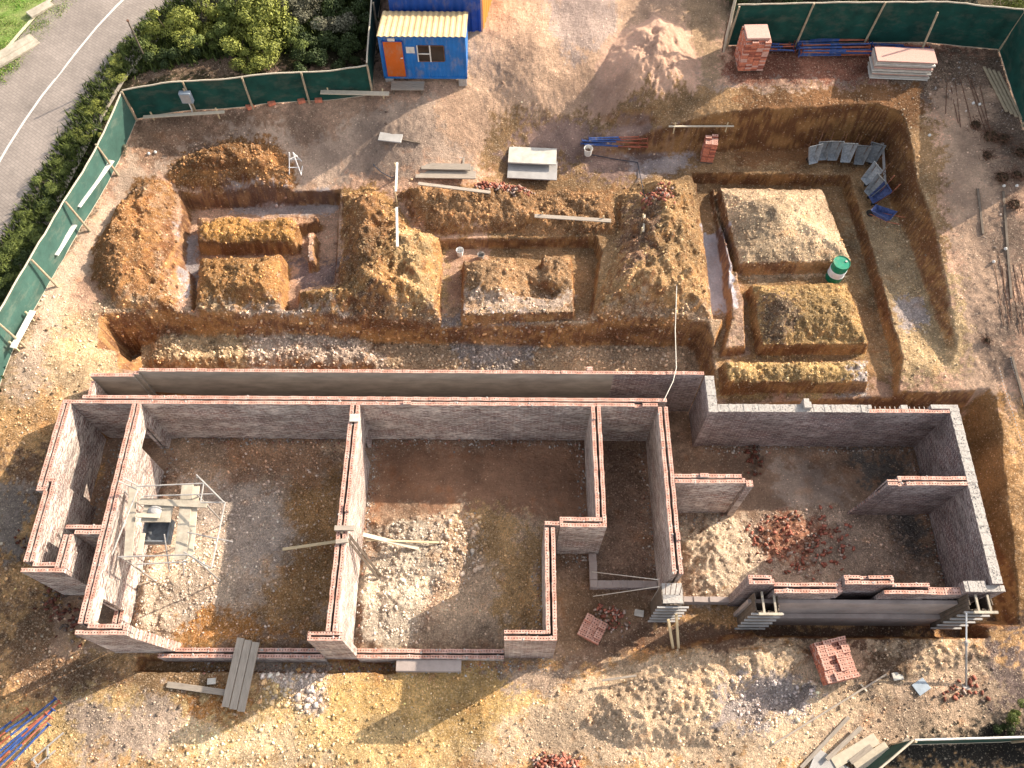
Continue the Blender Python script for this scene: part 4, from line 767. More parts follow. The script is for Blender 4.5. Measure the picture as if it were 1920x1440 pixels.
def brick_stack(px, py, z, nx, ny, nz, rz, label, missing=.05, lean=0, seed=0, group=None, wrap=None, cover=None):
    r = np.random.RandomState(seed); p = on(px, py) if z is None else at(px, py, z); e = empty('brick_stack', p, rz, label, 'brick stack', group); mb = MB(); bl, bw, bh = .222, .106, .073
    for k in range(nz):
        for i in range(nx):
            for j in range(ny):
                if 0 < i < nx-1 and 0 < j < ny-1 and k < nz-4: continue
                if k >= nz-2 and r.rand() < missing*(2 if k == nz-1 else 1): continue
                if k == nz-1 and r.rand() < missing*2: continue
                x = (i-(nx-1)/2)*(bl+.008)+r.uniform(-.008, .008)+lean*k*bh; y = (j-(ny-1)/2)*(bw+.006)+r.uniform(-.006, .006)
                a = r.uniform(-.04, .04); Mx = Matrix.Translation((x, y, k*(bh+.004)+.06))@Matrix.Rotation(a, 4, 'Z')
                q_ = r.rand(); mb.box(-bl/2, bl/2, -bw/2, bw/2, 0, bh, Mx, m=(0 if q_ < .6 else 2 if q_ < .78 else 3), mt=1)
    o = mb.build('bricks', [M['pk_side'], M['btop'], M['pk_light'], M['pk_dark']], e)
    mb = MB()
    for y in (-.4, 0, .4): mb.box(-nx*.115, nx*.115, y*ny*.11-.05, y*ny*.11+.05, 0, .055)
    mb.build('pallet', M['wood_d'], e)
    if cover:
        mb = MB(); mb.box(-nx*.105, nx*.105, -ny*.04, ny*.052, nz*(bh+.004)+.07, nz*(bh+.004)+.15); c = mb.build('top_layer', M['pk_light'], e, bevel=.01)
    return e
M['pk_side'] = mat('fired_brick', (.50, .17, .10), .9, var=.4, scale=11); M['pk_dark'] = mat('dark_fired_brick', (.28, .085, .055), .9, var=.3, scale=11); M['pk_light'] = mat('pale_dusty_brick', (.52, .31, .25), .9, var=.2, scale=20)
brick_stack(1402, 120, None, 4, 8, 16, rad(2), 'tall brick stack with pale top against the green net fence', seed=1, cover=True)
brick_stack(1324, 298, None, 2, 4, 13, rad(-6), 'narrow uneven brick stack down in the upper cut', seed=2, missing=.25)
brick_stack(1556, 1243, None, 4, 10, 7, rad(12), 'low wide orange brick stack on the front bank', seed=8, missing=.14)
brick_stack(1110, 1182, None, 3, 6, 3, rad(-28), 'small tilted red brick pile in the yard beside the house', seed=4, missing=.2)
for (px, py) in ((470, 203), (510, 196), (566, 192), (598, 190)):
    p = on(px, py); mb = MB(); mb.box(-.13, .13, -.1, .1, 0, .14); o = mb.build('brick_block', M['pk_side'], bevel=.01); o.location = p; o.rotation_euler = (0, 0, RS.uniform(0, 1)); tag(o, 'red brick block holding down the foot of the rear left fence', 'brick', 'brick blocks along the fence foot')

# ------------------------------------------------------------------ boards, planks, props
def plank(a, b, w=.22, t=.038, m='wood', label='', name='plank', cat='plank', group=None, roll=0):
    a = Vector(a); b = Vector(b); L = (b-a).length; mb = MB(); mb.box(0, L, -w/2, w/2, -t/2, t/2)
    o = mb.build(name, M[m], bevel=.004); q = (b-a).to_track_quat('X', 'Z'); o.rotation_mode = 'QUATERNION'; from mathutils import Quaternion
    o.rotation_quaternion = q@Quaternion((1, 0, 0), roll); o.location = a; return tag(o, label, cat, group)
def gp(px, py, dz=.03): p = on(px, py); p.z += dz; return p
def profile_board(a, b, h, label, w=.14, m='white_w', nst=2, wood='wood_y', tall=.12):
    pa = on(*a); pb = on(*b); z = max(pa.z, pb.z)+h; e = empty('profile_board', (pa+pb)/2, 0, label, 'profile board', 'profile boards set around the dig'); off = (pa+pb)/2
    mb = MB(); mb.beam(Vector((pa.x, pa.y, z))-off, Vector((pb.x, pb.y, z))-off, w, .035); mb.build('board', M[m], e, bevel=.004)
    d = (pb-pa).normalized(); nrm = Vector((-d.y, d.x, 0)).normalized()
    for i in range(nst):
        t = .1+.8*i/max(1, nst-1); p = pa.lerp(pb, t); g = ground(p.x, p.y); mb = MB(); q = Vector((p.x, p.y, 0))+nrm*(w/2+.02)
        mb.beam(Vector((q.x, q.y, g-.15))-off, Vector((q.x, q.y, z+tall))-off, .045, .045); mb.build('stake', M[wood], e)
    return e
profile_board((163, 412), (220, 318), .45, w=.2, label= 'white profile board beside the left fence, nearest the fence corner', nst=3)
profile_board((118, 496), (150, 436), .42, w=.2, label= 'white profile board beside the left fence, middle of three')
profile_board((40, 668), (74, 596), .42, w=.2, label= 'white profile board beside the left fence, lowest of three')
profile_board((275, 232), (428, 228), .3, 'long pale profile board below the rear left fence corner', m='rail')
profile_board((606, 192), (732, 190), .35, 'pale profile board between the fence and the site office steps', m='rail', w=.2)
profile_board((1248, 262), (1368, 262), .6, 'thin profile board behind the narrow brick stack in the cut', m='rail', w=.07)
profile_board((1002, 412), (1144, 424), .2, 'grey profile board lying over the middle trench heap', m='wood', w=.16)
profile_board((1205, 440), (1207, 410), .15, 'short pale board on the heap left of the white trench', m='rail', w=.07)
profile_board((748, 392), (748, 325), .55, 'upper upright looking white board between the heaps', m='white_w', w=.08)
profile_board((748, 478), (748, 412), .45, 'lower white board between the heaps', m='white_w', w=.08)
plank(gp(785, 352, .22), gp(920, 368, .2), .13, .04, 'wood', 'narrow plank lying below the long dark trestle boards')
plank(gp(1450, 1395, .05), gp(1660, 1265, .05), .05, .05, 'wood', 'long thin pole lying across the front bank', 'pole', 'pole')
# boards near the middle top
def slab(px, py, w, d, t, rz, m, label, name='board', cat='board', dz=0, tilt=0, group=None):
    p = on(px, py); mb = MB(); mb.box(-w/2, w/2, -d/2, d/2, 0, t); o = mb.build(name, M[m], bevel=.006); o.location = p+Vector((0, 0, dz+.02)); o.rotation_euler = (tilt, 0, rz); return tag(o, label, cat, group)
slab(733, 258, .85, .5, .05, rad(-8), 'sheet_grey', 'pale grey sheet lying alone on the path', 'sheet', 'sheet')
plank(gp(756, 264, .04), gp(788, 270, .04), .06, .04, 'wood_d', 'short dark batten beside the pale grey sheet', 'batten', 'batten')
p = on(837, 325)
for k, (dy, dz, w_, L_) in enumerate(((-.22, .16, .36, 2.2), (.06, .28, .30, 1.8), (.1, .1, .3, 2.0))):
    plank(p+Vector((-L_/2, dy, dz)), p+Vector((L_/2, dy-.03, dz)), w_, .05, 'wood', ('front long trestle board of the grey pair', 'raised rear trestle board of the grey pair', 'lowest board under the grey pair')[k], 'trestle_board')
e = empty('trestle', p+Vector((0, .45, 0)), 0, 'trestle frame with light crossed rods behind the grey boards', 'trestle'); 
for x in (-.62, -.5, .62):
    mb = MB(); mb.beam((x, -.3, .02), (x, .45, .1), .07, .05); mb.build('bearer', M['wood'], e)
mb = MB(); mb.tube((-.45, 0, .1), (.35, .6, .35), .014); mb.tube((-.15, .62, .35), (.05, .1, .1), .014); mb.tube((-.52, -.1, .1), (-.5, .3, .3), .02); mb.tube((-.5, .15, .12), (.55, .2, .12), .012); mb.build('rod', M['wsteel'], e)
slab(998, 325, 1.85, .95, .05, rad(-3), 'sheet_grey', 'grey board under the front edge of the white sheet', dz=.14)
slab(998, 302, 1.8, .80, .06, rad(-3), 'sheet_white', 'large white cement dusted sheet beside the brick rubble', 'sheet', 'sheet', dz=.22)
e = empty('trestle', on(998, 315), 0, 'low trestle under the white sheet', 'trestle')
for x in (-.75, .75): mb = MB(); mb.box(x-.04, x+.04, -.5, .45, 0, .15); mb.build('bearer', M['wood_d'], e)
# white trestle frame on heap
e = empty('frame_trestle', on(556, 318), 0, 'white folding trestle standing beside the upper left heap', 'trestle'); mb = MB()
for s in (-.22, .22):
    mb.tube((s, -.3, 0), (s*.3, 0, .85), .018); mb.tube((s, .3, 0), (s*.3, 0, .85), .018); mb.tube((s, -.3, .05), (s, .3, .05), .015)
mb.tube((-.2, -.2, .3), (.2, -.2, .3), .015); mb.tube((-.2, .2, .3), (.2, .2, .3), .015); mb.tube((-.12, -.1, .6), (.16, .1, .6), .015); mb.build('frame', M['wsteel'], e)
# planks lower left: three side by side
pa, pb = on(488, 1205), on(440, 1338); d = (pb-pa).normalized(); nx_ = Vector((d.y, -d.x, 0)).normalized()
for k in range(3):
    o_ = nx_*((k-1)*.235)
    a = at(466, 1200, .28); b = at(437, 1330, -.02); plank(a+o_+Vector((0, 0, .002*k)), b+o_*1.02, .215, .045, 'wood', ('left', 'middle', 'right')[k]+' board of the ramp of three planks against the low front wall', group='three ramp planks')
plank(gp(315, 1284, .05), gp(425, 1300, .12), .17, .05, 'wood', 'single plank lying on the ground left of the ramp planks')
slab(398, 1278, .24, .17, .06, rad(5), 'sheet_white', 'small pale paving piece between the single plank and the ramp', 'paving_piece', 'paving piece')
# bottom right boards
bb = [((1523, 1422), (1600, 1470), .62, 'sheet_grey', 'grey sheet at the bottom right timber pile'), ((1560, 1432), (1640, 1385), .30, 'rail', 'pale board in the middle of the bottom right timber pile'), ((1600, 1440), (1660, 1400), .28, 'rail', 'short pale board at the right of the bottom right timber pile'), ((1545, 1425), (1610, 1365), .12, 'wood', 'narrow weathered board crossing the timber pile'), ((1500, 1440), (1590, 1345), .10, 'wood', 'long thin plank at the left of the timber pile'), ((1640, 1440), (1700, 1385), .10, 'wood', 'long thin plank beside the small corner fence'), ((1590, 1430), (1630, 1400), .14, 'wood', 'broken weathered board within the timber pile')]
for i, (a, b, w_, m_, lb) in enumerate(bb): plank(gp(*a, .06+.045*(i % 4)), gp(*b, .06+.045*(i % 4)), w_, .035, m_, lb, 'board', 'board')
slab(1682, 1268, .30, .22, .03, rad(10), 'sheet_white', 'white square sheet scrap right of the low brick stack', 'sheet', 'sheet'); slab(1726, 1288, .42, .34, .03, rad(30), 'grey_paint', 'bluish grey sheet scrap right of the low brick stack', 'sheet', 'sheet')
slab(1198, 1150, .28, .2, .03, rad(-10), 'sheet_white', 'small white scrap sheet in the yard by the house', 'sheet', 'sheet')
plank(gp(1612, 1283, .04), gp(1624, 1297, .04), .05, .05, 'rail', 'short white batten in front of the low brick stack', 'batten', 'batten')
plank(gp(1128, 1278, .2), gp(1192, 1268, .12), .06, .04, 'wood', 'thin plank sticking out over the soil edge', 'batten', 'batten')
plank(at(1745, 1218, .2), at(1810, 1200, .25), .13, .04, 'rail', 'pale board in the dark trench by the steel prop', 'board', 'board')
# timber pieces around the wall with trestle
plank(at(530, 1030, .6), at(640, 1014, 1.1), .09, .04, 'wood_y', 'long thin plank poking out left of the dividing wall', 'batten', 'batten')
plank(at(680, 1002, .9), at(785, 1028, .1), .13, .04, 'rail', 'pale plank leaning down right of the dividing wall', group=None)
plank(at(685, 1012, .75), at(842, 1018, .0), .06, .04, 'wood_y', 'long thin batten lying right of the dividing wall', 'batten', 'batten')
e = empty('timber_brace', (-4.45, 6.6, -.15), 0, 'dark timber brace leaning on the top of the dividing wall', 'brace'); mb = MB()
for dy in (0, .16): mb.beam((-.3, .75+dy, ZT+.22), (.45, .1+dy, .1), .07, .06)
mb.build('leg', M['wood_d'], e); mb = MB(); mb.beam((-.5, .85, ZT+.2), (.05, .85, ZT+.2), .14, .1); mb.beam((-.42, .45, ZT+.2), (-.1, .5, ZT+.2), .12, .1); mb.build('head', M['wood'], e)
o = slab(667, 785, .30, .26, .04, 0, 'sheet_white', 'pale mortar board sitting on top of the dividing wall', 'mortar_board', 'mortar board'); o.location = at(665, 784, ZT+.03)

# steel props
def make_prop(L=2.2):
    e = empty('steel_prop', (0, 0, 0), 0, '', 'steel prop'); mb = MB(); mb.tube((0, 0, 0), (L*.6, 0, 0), .03, 7); mb.box(-.006, .006, -.06, .06, -.06, .06); mb.build('outer_tube', M['blue'], e)
    mb = MB(); mb.tube((L*.6, 0, 0), (L, 0, 0), .022, 7); mb.box(L-.006, L+.006, -.06, .06, -.06, .06); mb.build('inner_tube', M['orange'], e); return e
prop0 = make_prop(); used = [False]
def put_prop(a, b, label, group, sc=1):
    o = prop0 if not used[0] else copy_tree(prop0); used[0] = True
    a = Vector(a); b = Vector(b); o.location = a; o.rotation_mode = 'QUATERNION'; o.rotation_quaternion = (b-a).to_track_quat('X', 'Z'); L = (b-a).length/2.2; o.scale = (L, 1.05*sc, 1.05*sc); tag(o, label, 'steel prop', group)
RP = np.random.RandomState(4)
def prop_pile(px0, px1, py, n, label, group, dep=.55, nl=4, flip=.4, slope=0):
    for k in range(n):
        row = k % nl; lay = k//nl; a = on(px0, py); b = on(px1, py+slope); b.z = max(a.z, b.z); a.z = b.z
        off = Vector((RP.uniform(-.12, .12), (row-(nl-1)/2)*dep/nl, .05+lay*.07)); a = a+off; b = b+off+Vector((0, RP.uniform(-.08, .08), 0))
        if RP.rand() < flip: a, b = b, a
        put_prop(a, b, label, group)
prop_pile(1430, 1482, 84, 12, 'blue steel prop in the short pile beside the tall brick stack', 'props beside the tall brick stack', 1.0, 5)
prop_pile(1492, 1622, 86, 30, 'blue and orange steel prop in the long pile under the green net', 'props in the long pile under the net', 1.3, 9)
prop_pile(1632, 1738, 100, 16, 'blue and orange steel prop on top of the white board stack', 'props behind the white board stack', .9, 6, slope=6)
for k in range(9):
    a = on(1092+RP.uniform(-4, 14), 270+RP.uniform(-8, 12)); b = on(1205+RP.uniform(-14, 10), 272+RP.uniform(-10, 14)); a.z += .05+.02*k; b.z += .05+.02*k
    put_prop(a, b, 'blue steel prop lying on the floor of the upper cut', 'props on the cut floor', .85)
for k, (xa, ya, xb, yb) in enumerate([(0, 1395, 105, 1310), (0, 1408, 112, 1316), (0, 1380, 58, 1338), (-4, 1372, 52, 1330), (0, 1425, 100, 1330), (-5, 1440, 95, 1345), (10, 1442, 92, 1358), (0, 1418, 88, 1338)]):
    a = at(xa, ya, .02+.04*(k % 3)); b = at(xb, yb, .0+.04*(k % 3)); a2 = a+(a-b)*.35
    put_prop(a2 if k % 2 else b, b if k % 2 else a2, 'blue and orange steel prop in the pile at the bottom left corner', 'props at the bottom left corner', 1.1)
e = empty('clamp_frame', gp(92, 1400, .02), rad(45), 'small steel clamp frame beside the bottom left props', 'clamp frame'); mb = MB(); mb.beam((-.5, 0, .05), (.5, 0, .05), .04, .04); mb.beam((-.5, -.25, .05), (.1, -.25, .05), .04, .04); mb.beam((-.45, 0, .05), (-.45, -.3, .05), .04, .04); mb.beam((0, 0, .05), (-.15, -.3, .05), .04, .04); mb.build('frame', M['steel'], e)
# upright prop lower right
pb = on(1811, 1286); e = empty('upright_prop', pb, 0, 'pale steel push pull prop standing at the right end of the wing', 'steel prop'); top = at(1812, 1150, pb.z+1.75)-pb
mb = MB(); mb.tube((0, 0, 0), top*.6, .028); mb.box(-.1, .1, -.1, .1, 0, .01); mb.build('outer_tube', M['steel'], e); mb = MB(); mb.tube(top*.6, top, .02); mb.build('inner_tube', M['wsteel'], e)
mb = MB(); mb.tube(top*.57, top*.62, .05); mb.tube(top*.6+Vector((-.12, 0, 0)), top*.6+Vector((.12, 0, 0)), .012); mb.build('collar', M['steel'], e)

# white boards stack
p = on(1680, 138); e = empty('board_stack', p, rad(-3), 'stack of white and pink edged shutter boards under the right fence', 'board stack')
for k in range(11):
    mb = MB(); w_ = 2.1+RS.uniform(-.06, .06); x = RS.uniform(-.05, .05); mb.box(-w_/2+x, w_/2+x, -.3+RS.uniform(-.03, .03), .42, k*.075, k*.075+.05); mb.build('board', [M['white_w'], M['sheet_white'], M['pk_light'], M['sheet_white']][k % 4], e, bevel=.005)
for k in range(4):
    a = on(1843+k*9, 128+k*3); b = on(1886+k*9, 212+k*5); a.z += .06; b.z += .06
    plank(a, b, .09, .05, 'pole', 'pale timber pole in the bundle along the right fence', 'timber_pole', 'pole', 'poles along the right fence')
for k, (a, b) in enumerate([((1790, 150), (1800, 240)), ((1800, 150), (1822, 235)), ((1812, 140), (1848, 250)), ((1782, 165), (1796, 232)), ((1820, 150), (1850, 235)), ((1775, 150), (1772, 215)), ((1836, 160), (1858, 260))]):
    a = on(*a); b = on(*b); o = MB(); o.tube((0, 0, 0), b-a, .014, 5); o = o.build('rebar', M['rust']); o.location = a+Vector((0, 0, .03)); tag(o, 'rusty reinforcing bar lying by the upper right fence corner', 'rebar', 'bars by the upper right corner')
for k in range(8):
    x = 1864+k*7; a = on(x, 480+RS.uniform(-10, 40)); b = on(x+18+RS.uniform(-6, 6), 620+RS.uniform(-20, 10)); o = MB(); o.tube((0, 0, 0), b-a, .009, 5); o = o.build('rebar', M['rust']); o.location = a+Vector((0, 0, .02)); tag(o, 'rusty reinforcing bar lying along the right hand road edge', 'rebar', 'bars along the right road edge')
for k, (a, b) in enumerate([((1880, 360), (1895, 560)), ((1896, 670), (1925, 780)), ((1832, 355), (1842, 440))]):
    a = on(*a); b = on(*b); plank(a+Vector((0, 0, .03)), b+Vector((0, 0, .03)), .08, .05, 'wood_d', ('long dark batten right of the tyre worn strip', 'dark batten low on the right edge', 'short dark batten on the worn strip')[k], 'batten', 'batten')
for a, b, lb in (((1872, 690), (1920, 845), 'left dotted white string line on the right strip'), ((1893, 670), (1928, 790), 'right dotted white string line on the right strip')):
    pa, pb_ = on(*a), on(*b); mb = MB(); n = 26
    for k in range(n):
        q = pa.lerp(pb_, k/n); q2 = pa.lerp(pb_, (k+.5)/n); q.z = ground(q.x, q.y)+.03; q2.z = ground(q2.x, q2.y)+.03; mb.tube(q-pa, q2-pa, .012, 4)
    o = mb.build('string_line', M['white_w']); o.location = pa; tag(o, lb, 'string line')

# ------------------------------------------------------------------ formwork columns and scaffold
def formwork(cx, cy, zt, wx, wy, label, rz=0, zb=-.3, arms=True, rough=0):
    e = empty('column_formwork', (cx, cy, zb), rz, label, 'formwork'); H_ = zt-zb; r = np.random.RandomState(int(cx*10)); mb = MB()
    n = int(wx/.1)
    for i in range(n): mb.box(-wx/2+i*.1+.004, -wx/2+(i+1)*.1-.004, -wy/2-.03, -wy/2, 0, H_-r.uniform(.0, .15))
    n = int(wy/.1)
    for s in (-1, 1):
        for i in range(n): mb.box(s*wx/2-.015, s*wx/2+.015, -wy/2+i*.1+.004, -wy/2+(i+1)*.1-.004, 0, H_-r.uniform(.0, .12))
    mb.build('side_boards', M['wood_d'], e); mb = MB()
    for k in range(6):
        z = .25+k*(H_-.4)/5; mb.beam((-wx/2-.14, -wy/2-.07, z), (wx/2+.14, -wy/2-.07, z), .05, .06)
    mb.build('clamp', M['sheet_grey'], e)
    if arms:
        mb = MB()
        for x in (-wx*.22, wx*.3): mb.beam((x, wy/2-.05, H_+.05), (x, -wy/2-.12, H_+.03), .055, .05)
        mb.beam((-wx*.5, -wy/2-.12, H_+.08), (wx*.55, -wy/2-.12, H_+.08), .07, .06); mb.build('top_bracket', M['dirty_slab'], e)
    return e
formwork(7.12, 5.62, 2.0, .62, .55, 'dark slatted column formwork with white top bracket at the left of the wing front')
formwork(12.95, 5.60, 2.15, .62, .42, 'dark slatted column formwork with white top bracket at the right front corner')
f1 = formwork(4.55, 5.85, 1.85, .6, .6, 'wire tied column formwork filled with concrete at the end of the long wall', arms=False)
mb = MB(); mb.box(-.28, .28, -.28, .28, .1, 2.12); c = mb.build('concrete_core', M['conc_top'], f1); mb = MB()
for k in range(4): mb.tube((-.2+.13*k, -.1, 2.0), (-.24+.15*k, .15, 2.55), .01, 5)
mb.build('starter_bar', M['rust'], f1)
for k, (a, b, lb) in enumerate([((1253, 1162), (1262, 1216), 'left thin timber raker propping the wire tied formwork'), ((1268, 1152), (1272, 1216), 'right timber raker propping the wire tied formwork')]):
    t = on(*b); plank(at(a[0], a[1], 1.2), t, .07, .06, 'wood_y', lb, 'raker', 'timber prop')
for (a, b, za, zb_, lb) in (((1235, 1100), (1112, 1118), 1.9, .0, 'lower rope stay running left from the wire tied formwork'), ((1235, 1087), (1110, 1072), 1.9, .1, 'upper rope stay running left from the wire tied formwork')):
    p0, p1 = at(*a, za), at(*b, zb_); mb = MB(); mb.tube((0, 0, 0), p1-p0, .012, 5); o = mb.build('rope', M['rope']); o.location = p0; tag(o, lb, 'rope')
# cable across the site
pts = [(1270, 492, 2.2), (1268, 560, 2.25), (1266, 620, 2.35), (1268, 690, 2.5), (1262, 715, 2.55), (1244, 752, 2.5)]
W_ = [at(*q) for q in pts]; mb = MB(); mb.path([q-W_[0] for q in W_], .013, 5); o = mb.build('cable', M['rope']); o.location = W_[0]; tag(o, 'pale cable slung from the soil heap to the corner of the house', 'cable')
# hoses by the white bucket
W_ = [gp(1108, 292, .04), gp(1150, 300, .04), gp(1195, 306, .04), gp(1200, 330, .05), gp(1206, 360, .05), gp(1212, 385, .05)]; mb = MB(); mb.path([q-W_[0] for q in W_], .016, 6); o = mb.build('hose', M['hose']); o.location = W_[0]; tag(o, 'dark hose running from the white bucket to the heap', 'hose')
W_ = [gp(700, 310, .04), gp(715, 325, .04), gp(735, 335, .04), gp(748, 330, .04)]; mb = MB(); mb.path([q-W_[0] for q in W_], .02, 6); o = mb.build('hose', M['hose']); o.location = W_[0]; tag(o, 'dark hose loop left of the grey trestle boards', 'hose')
def bucket(px, py, r, h, m, label, tilt=0):
    p = on(px, py); e = empty('bucket', p, 0, label, 'bucket'); e.rotation_euler = (tilt, 0, .5); mb = MB(); mb.lathe([(.0, .01), (r*.8, .0), (r, h), (r*1.06, h), (r*1.06, h-.03), (r*.97, h-.03), (r*.8, .03), (0, .03)], 20); mb.build('body', M[m], e, smooth=False)
    mb = MB(); pts = [(r*math.cos(t), 0, h+r*.6*math.sin(t)) for t in np.linspace(0, math.pi, 9)]; mb.path(pts, .006, 5); mb.build('handle', M['steel'], e)
bucket(1102, 290, .16, .32, 'white_w', 'white bucket at the edge of the pale ramp with a hose', tilt=.0)
bucket(863, 478, .13, .28, 'wsteel', 'pale bucket in the middle trench, left one'); bucket(902, 484, .12, .22, 'sheet_grey', 'dull bucket in the middle trench, right one')
# drum
p = on(1562, 521); e = empty('drum', p, 0, 'green steel drum with a white band on the right hand soil island', 'drum')
prof = [(0, 0), (.285, 0), (.285, .28)]; mb = MB(); mb.lathe(prof[:3]+[(.28, .29), (.28, .57), (.285, .58), (.285, .9), (.292, .9), (.292, .88), (.27, .875), (0, .87)], 32); mb.build('shell', M['green_drum'], e)
mb = MB(); mb.lathe([(.2855, .282), (.295, .285), (.295, .30), (.286, .305), (.286, .555), (.295, .56), (.295, .575), (.285, .58)], 32); mb.build('white_band', M['white_drum'], e); mb = MB(); mb.lathe([(0, .90), (.04, .90), (.04, .872)], 12, (.16, .05, 0)); mb.build('bung', M['steel'], e)

# scaffold tower in the left room
e = empty('scaffold', (-9.4, 7.3, -.15), 0, 'tube scaffold with plank platform and mortar tub in the left room', 'scaffold'); o3 = Vector((-9.4, 7.3, -.15))
def T(px, py, z): return at(px, py, z)-o3
leg = [(238, 925), (232, 1048), (372, 930), (362, 1045)]
for q in leg:
    t = T(*q, 2.35); mb = MB(); mb.tube((t.x, t.y, 0), (t.x, t.y, t.z+.15), .024); mb.build('standard', M['steel'], e)
def rl_(a, b, za, zb_=None, nm='rail'):
    mb = MB(); mb.tube(T(*a, za), T(*b, za if zb_ is None else zb_), .022, 6); mb.build(nm, M['steel'], e)
for a, b, za, zb_ in (((255, 912), (382, 906), 3.0, 3.0), ((368, 890), (422, 944), 3.0, 3.0), ((422, 942), (396, 1066), 3.0, 3.0), ((352, 998), (436, 1016), 2.6, 2.7), ((222, 1044), (352, 1040), 2.75, 2.75), ((255, 1058), (352, 1053), 2.3, 2.3), ((222, 902), (258, 918), 2.9, 2.5), ((230, 896), (262, 912), 3.05, 2.6), ((308, 1002), (318, 1072), 2.6, 1.6), ((382, 906), (376, 940), 3.0, 2.9), ((376, 942), (422, 942), 2.9, 2.9), ((270, 930), (400, 926), 2.5, 2.5), ((345, 1035), (396, 1066), 2.6, 3.0), ((340, 1000), (345, 1080), 1.2, .3), ((258, 918), (210, 1040), 2.6, 2.6)): rl_(a, b, za, zb_)
def pk(a, b, w_, z, m='rail'):
    mb = MB(); mb.beam(T(*a, z), T(*b, z), w_, .04); o = mb.build('deck_plank', M[m], e, bevel=.004)
pk((352, 908), (338, 1050), .34, 2.34, 'dirty_slab'); pk((368, 912), (355, 1042), .2, 2.29); pk((250, 912), (240, 1050), .24, 2.3, 'dirty_slab'); pk((262, 940), (388, 946), .2, 2.40, 'dirty_slab'); pk((258, 966), (300, 968), .12, 2.42); pk((268, 1000), (262, 1040), .14, 2.2)
mb = MB(); t = T(300, 1000, 1.75)
mb.box(t.x-.36, t.x+.36, t.y-.32, t.y+.32, t.z, t.z+.03); mb.box(t.x-.38, t.x+.38, t.y-.34, t.y-.3, t.z, t.z+.3); mb.box(t.x-.38, t.x+.38, t.y+.3, t.y+.34, t.z, t.z+.3); mb.box(t.x-.38, t.x-.34, t.y-.3, t.y+.3, t.z, t.z+.3); mb.box(t.x+.34, t.x+.38, t.y-.3, t.y+.3, t.z, t.z+.3)
tb = mb.build('mortar_tub', M['tray'], e); mb = MB(); t = T(296, 962, 2.3); mb.box(t.x-.42, t.x+.42, t.y-.28, t.y+.3, t.z, t.z+.05); mb.build('mortar_board', M['dirty_slab'], e); mb = MB(); mb.lathe([(.21, 0), (.17, .04), (.08, .09), (0, .10)], 9, (t.x-.08, t.y+.04, t.z+.05)); mb.build('mortar_heap', M['sheet_grey'], e)

# ------------------------------------------------------------------ wheelbarrows
def make_barrow(tm):
    e = empty('wheelbarrow', (0, 0, 0), 0, '', 'wheelbarrow'); mb = MB()
    # tray: y from 0 (front lip, by the wheel) to .85 (rear), open on top
    def quad(y0, y1, w0, w1, z0, z1): pass
    bt = [(-.17, .12, .32), (.17, .12, .32), (.27, .72, .34), (-.27, .72, .34)]; tp = [(-.24, -.06, .58), (.24, -.06, .58), (.37, .88, .58), (-.37, .88, .58)]
    b = len(mb.v); mb.v += bt+tp
    for q in ((3, 2, 1, 0), (0, 1, 5, 4), (1, 2, 6, 5), (2, 3, 7, 6), (3, 0, 4, 7)): mb.face([b+i for i in q])
    for a, c in ((4, 5), (5, 6), (6, 7), (7, 4)): mb.tube(mb.v[b+a], mb.v[b+c], .012, 5)
    t = mb.build('tray', M[tm], e); sm = t.modifiers.new('skin', 'SOLIDIFY'); sm.thickness = .006
    mb = MB(); mb.lathe([(.0, -.03), (.10, -.03), (.17, -.04), (.19, 0), (.17, .04), (.10, .03), (0, .03)], 18)
    for i, v in enumerate(mb.v): mb.v[i] = (v[2], v[0]-.12, v[1]+.19)
    mb.build('wheel', M['rubber'], e)
    mb = MB()
    for s in (-1, 1): mb.path([(s*.06, -.12, .19), (s*.17, .15, .30), (s*.27, .75, .36), (s*.29, 1.3, .52)], .016, 6)
    mb.build('handle', M['rust' if tm == 'tray' else 'orange'], e)
    for s in (-1, 1): mb = MB(); mb.path([(s*.22, .45, .32), (s*.24, .55, .0), (s*.24, .72, .0), (s*.26, .78, .35)], .013, 6); mb.build('leg', M['rust'], e)
    return e
wb = make_barrow('tray'); wb2 = make_barrow('tray_blue'); first = {0: True, 1: True}
def put_barrow(px, py, rz, tilt, label, kind=0, z=1.5, group='wheelbarrows tipped up along the cut'):
    src = wb2 if kind else wb; o = src if first[kind] else copy_tree(src); first[kind] = False
    p = on(px, py); p.z += .12; o.location = p; o.rotation_mode = 'XYZ'; o.scale = (.72, .8, .8); o.rotation_euler = Matrix.Rotation(rz, 3, 'Z').__matmul__(Matrix.Rotation(tilt, 3, 'X')).to_euler(); tag(o, label, 'wheelbarrow', group)
WL = ['small half hidden grey wheelbarrow at the left end of the tipped up row', 'dark grey wheelbarrow, second from left in the tipped up row', 'grey wheelbarrow, third from left in the tipped up row', 'blue grey wheelbarrow, fourth from left in the tipped up row', 'cleanest pale grey wheelbarrow, fifth in the tipped up row', 'dark wheelbarrow at the right end of the tipped up row']
for (x, y, r, t), lb in zip(((1511, 298, .3, 72), (1531, 291, .1, 72), (1552, 292, .0, 70), (1577, 296, -.05, 70), (1603, 300, -.1, 70), (1631, 298, -.35, 68)), WL): put_barrow(x, y, r, rad(t), lb)
put_barrow(1632, 345, -1.15, rad(62), 'dusty grey wheelbarrow leaning below the corner of the cut'); put_barrow(1637, 368, -1.1, rad(60), 'flat grey wheelbarrow below the dusty one in the side row'); put_barrow(1645, 383, -1.3, rad(55), 'blue wheelbarrow at the lower end of the side row', 1); put_barrow(1632, 412, -2.3, rad(10), 'blue wheelbarrow with orange handles standing apart', 1)
plank(at(1655, 268, 2.0), at(1660, 352, 1.75), .09, .04, 'sheet_grey', 'grey plank leaning in the corner beside the wheelbarrows')
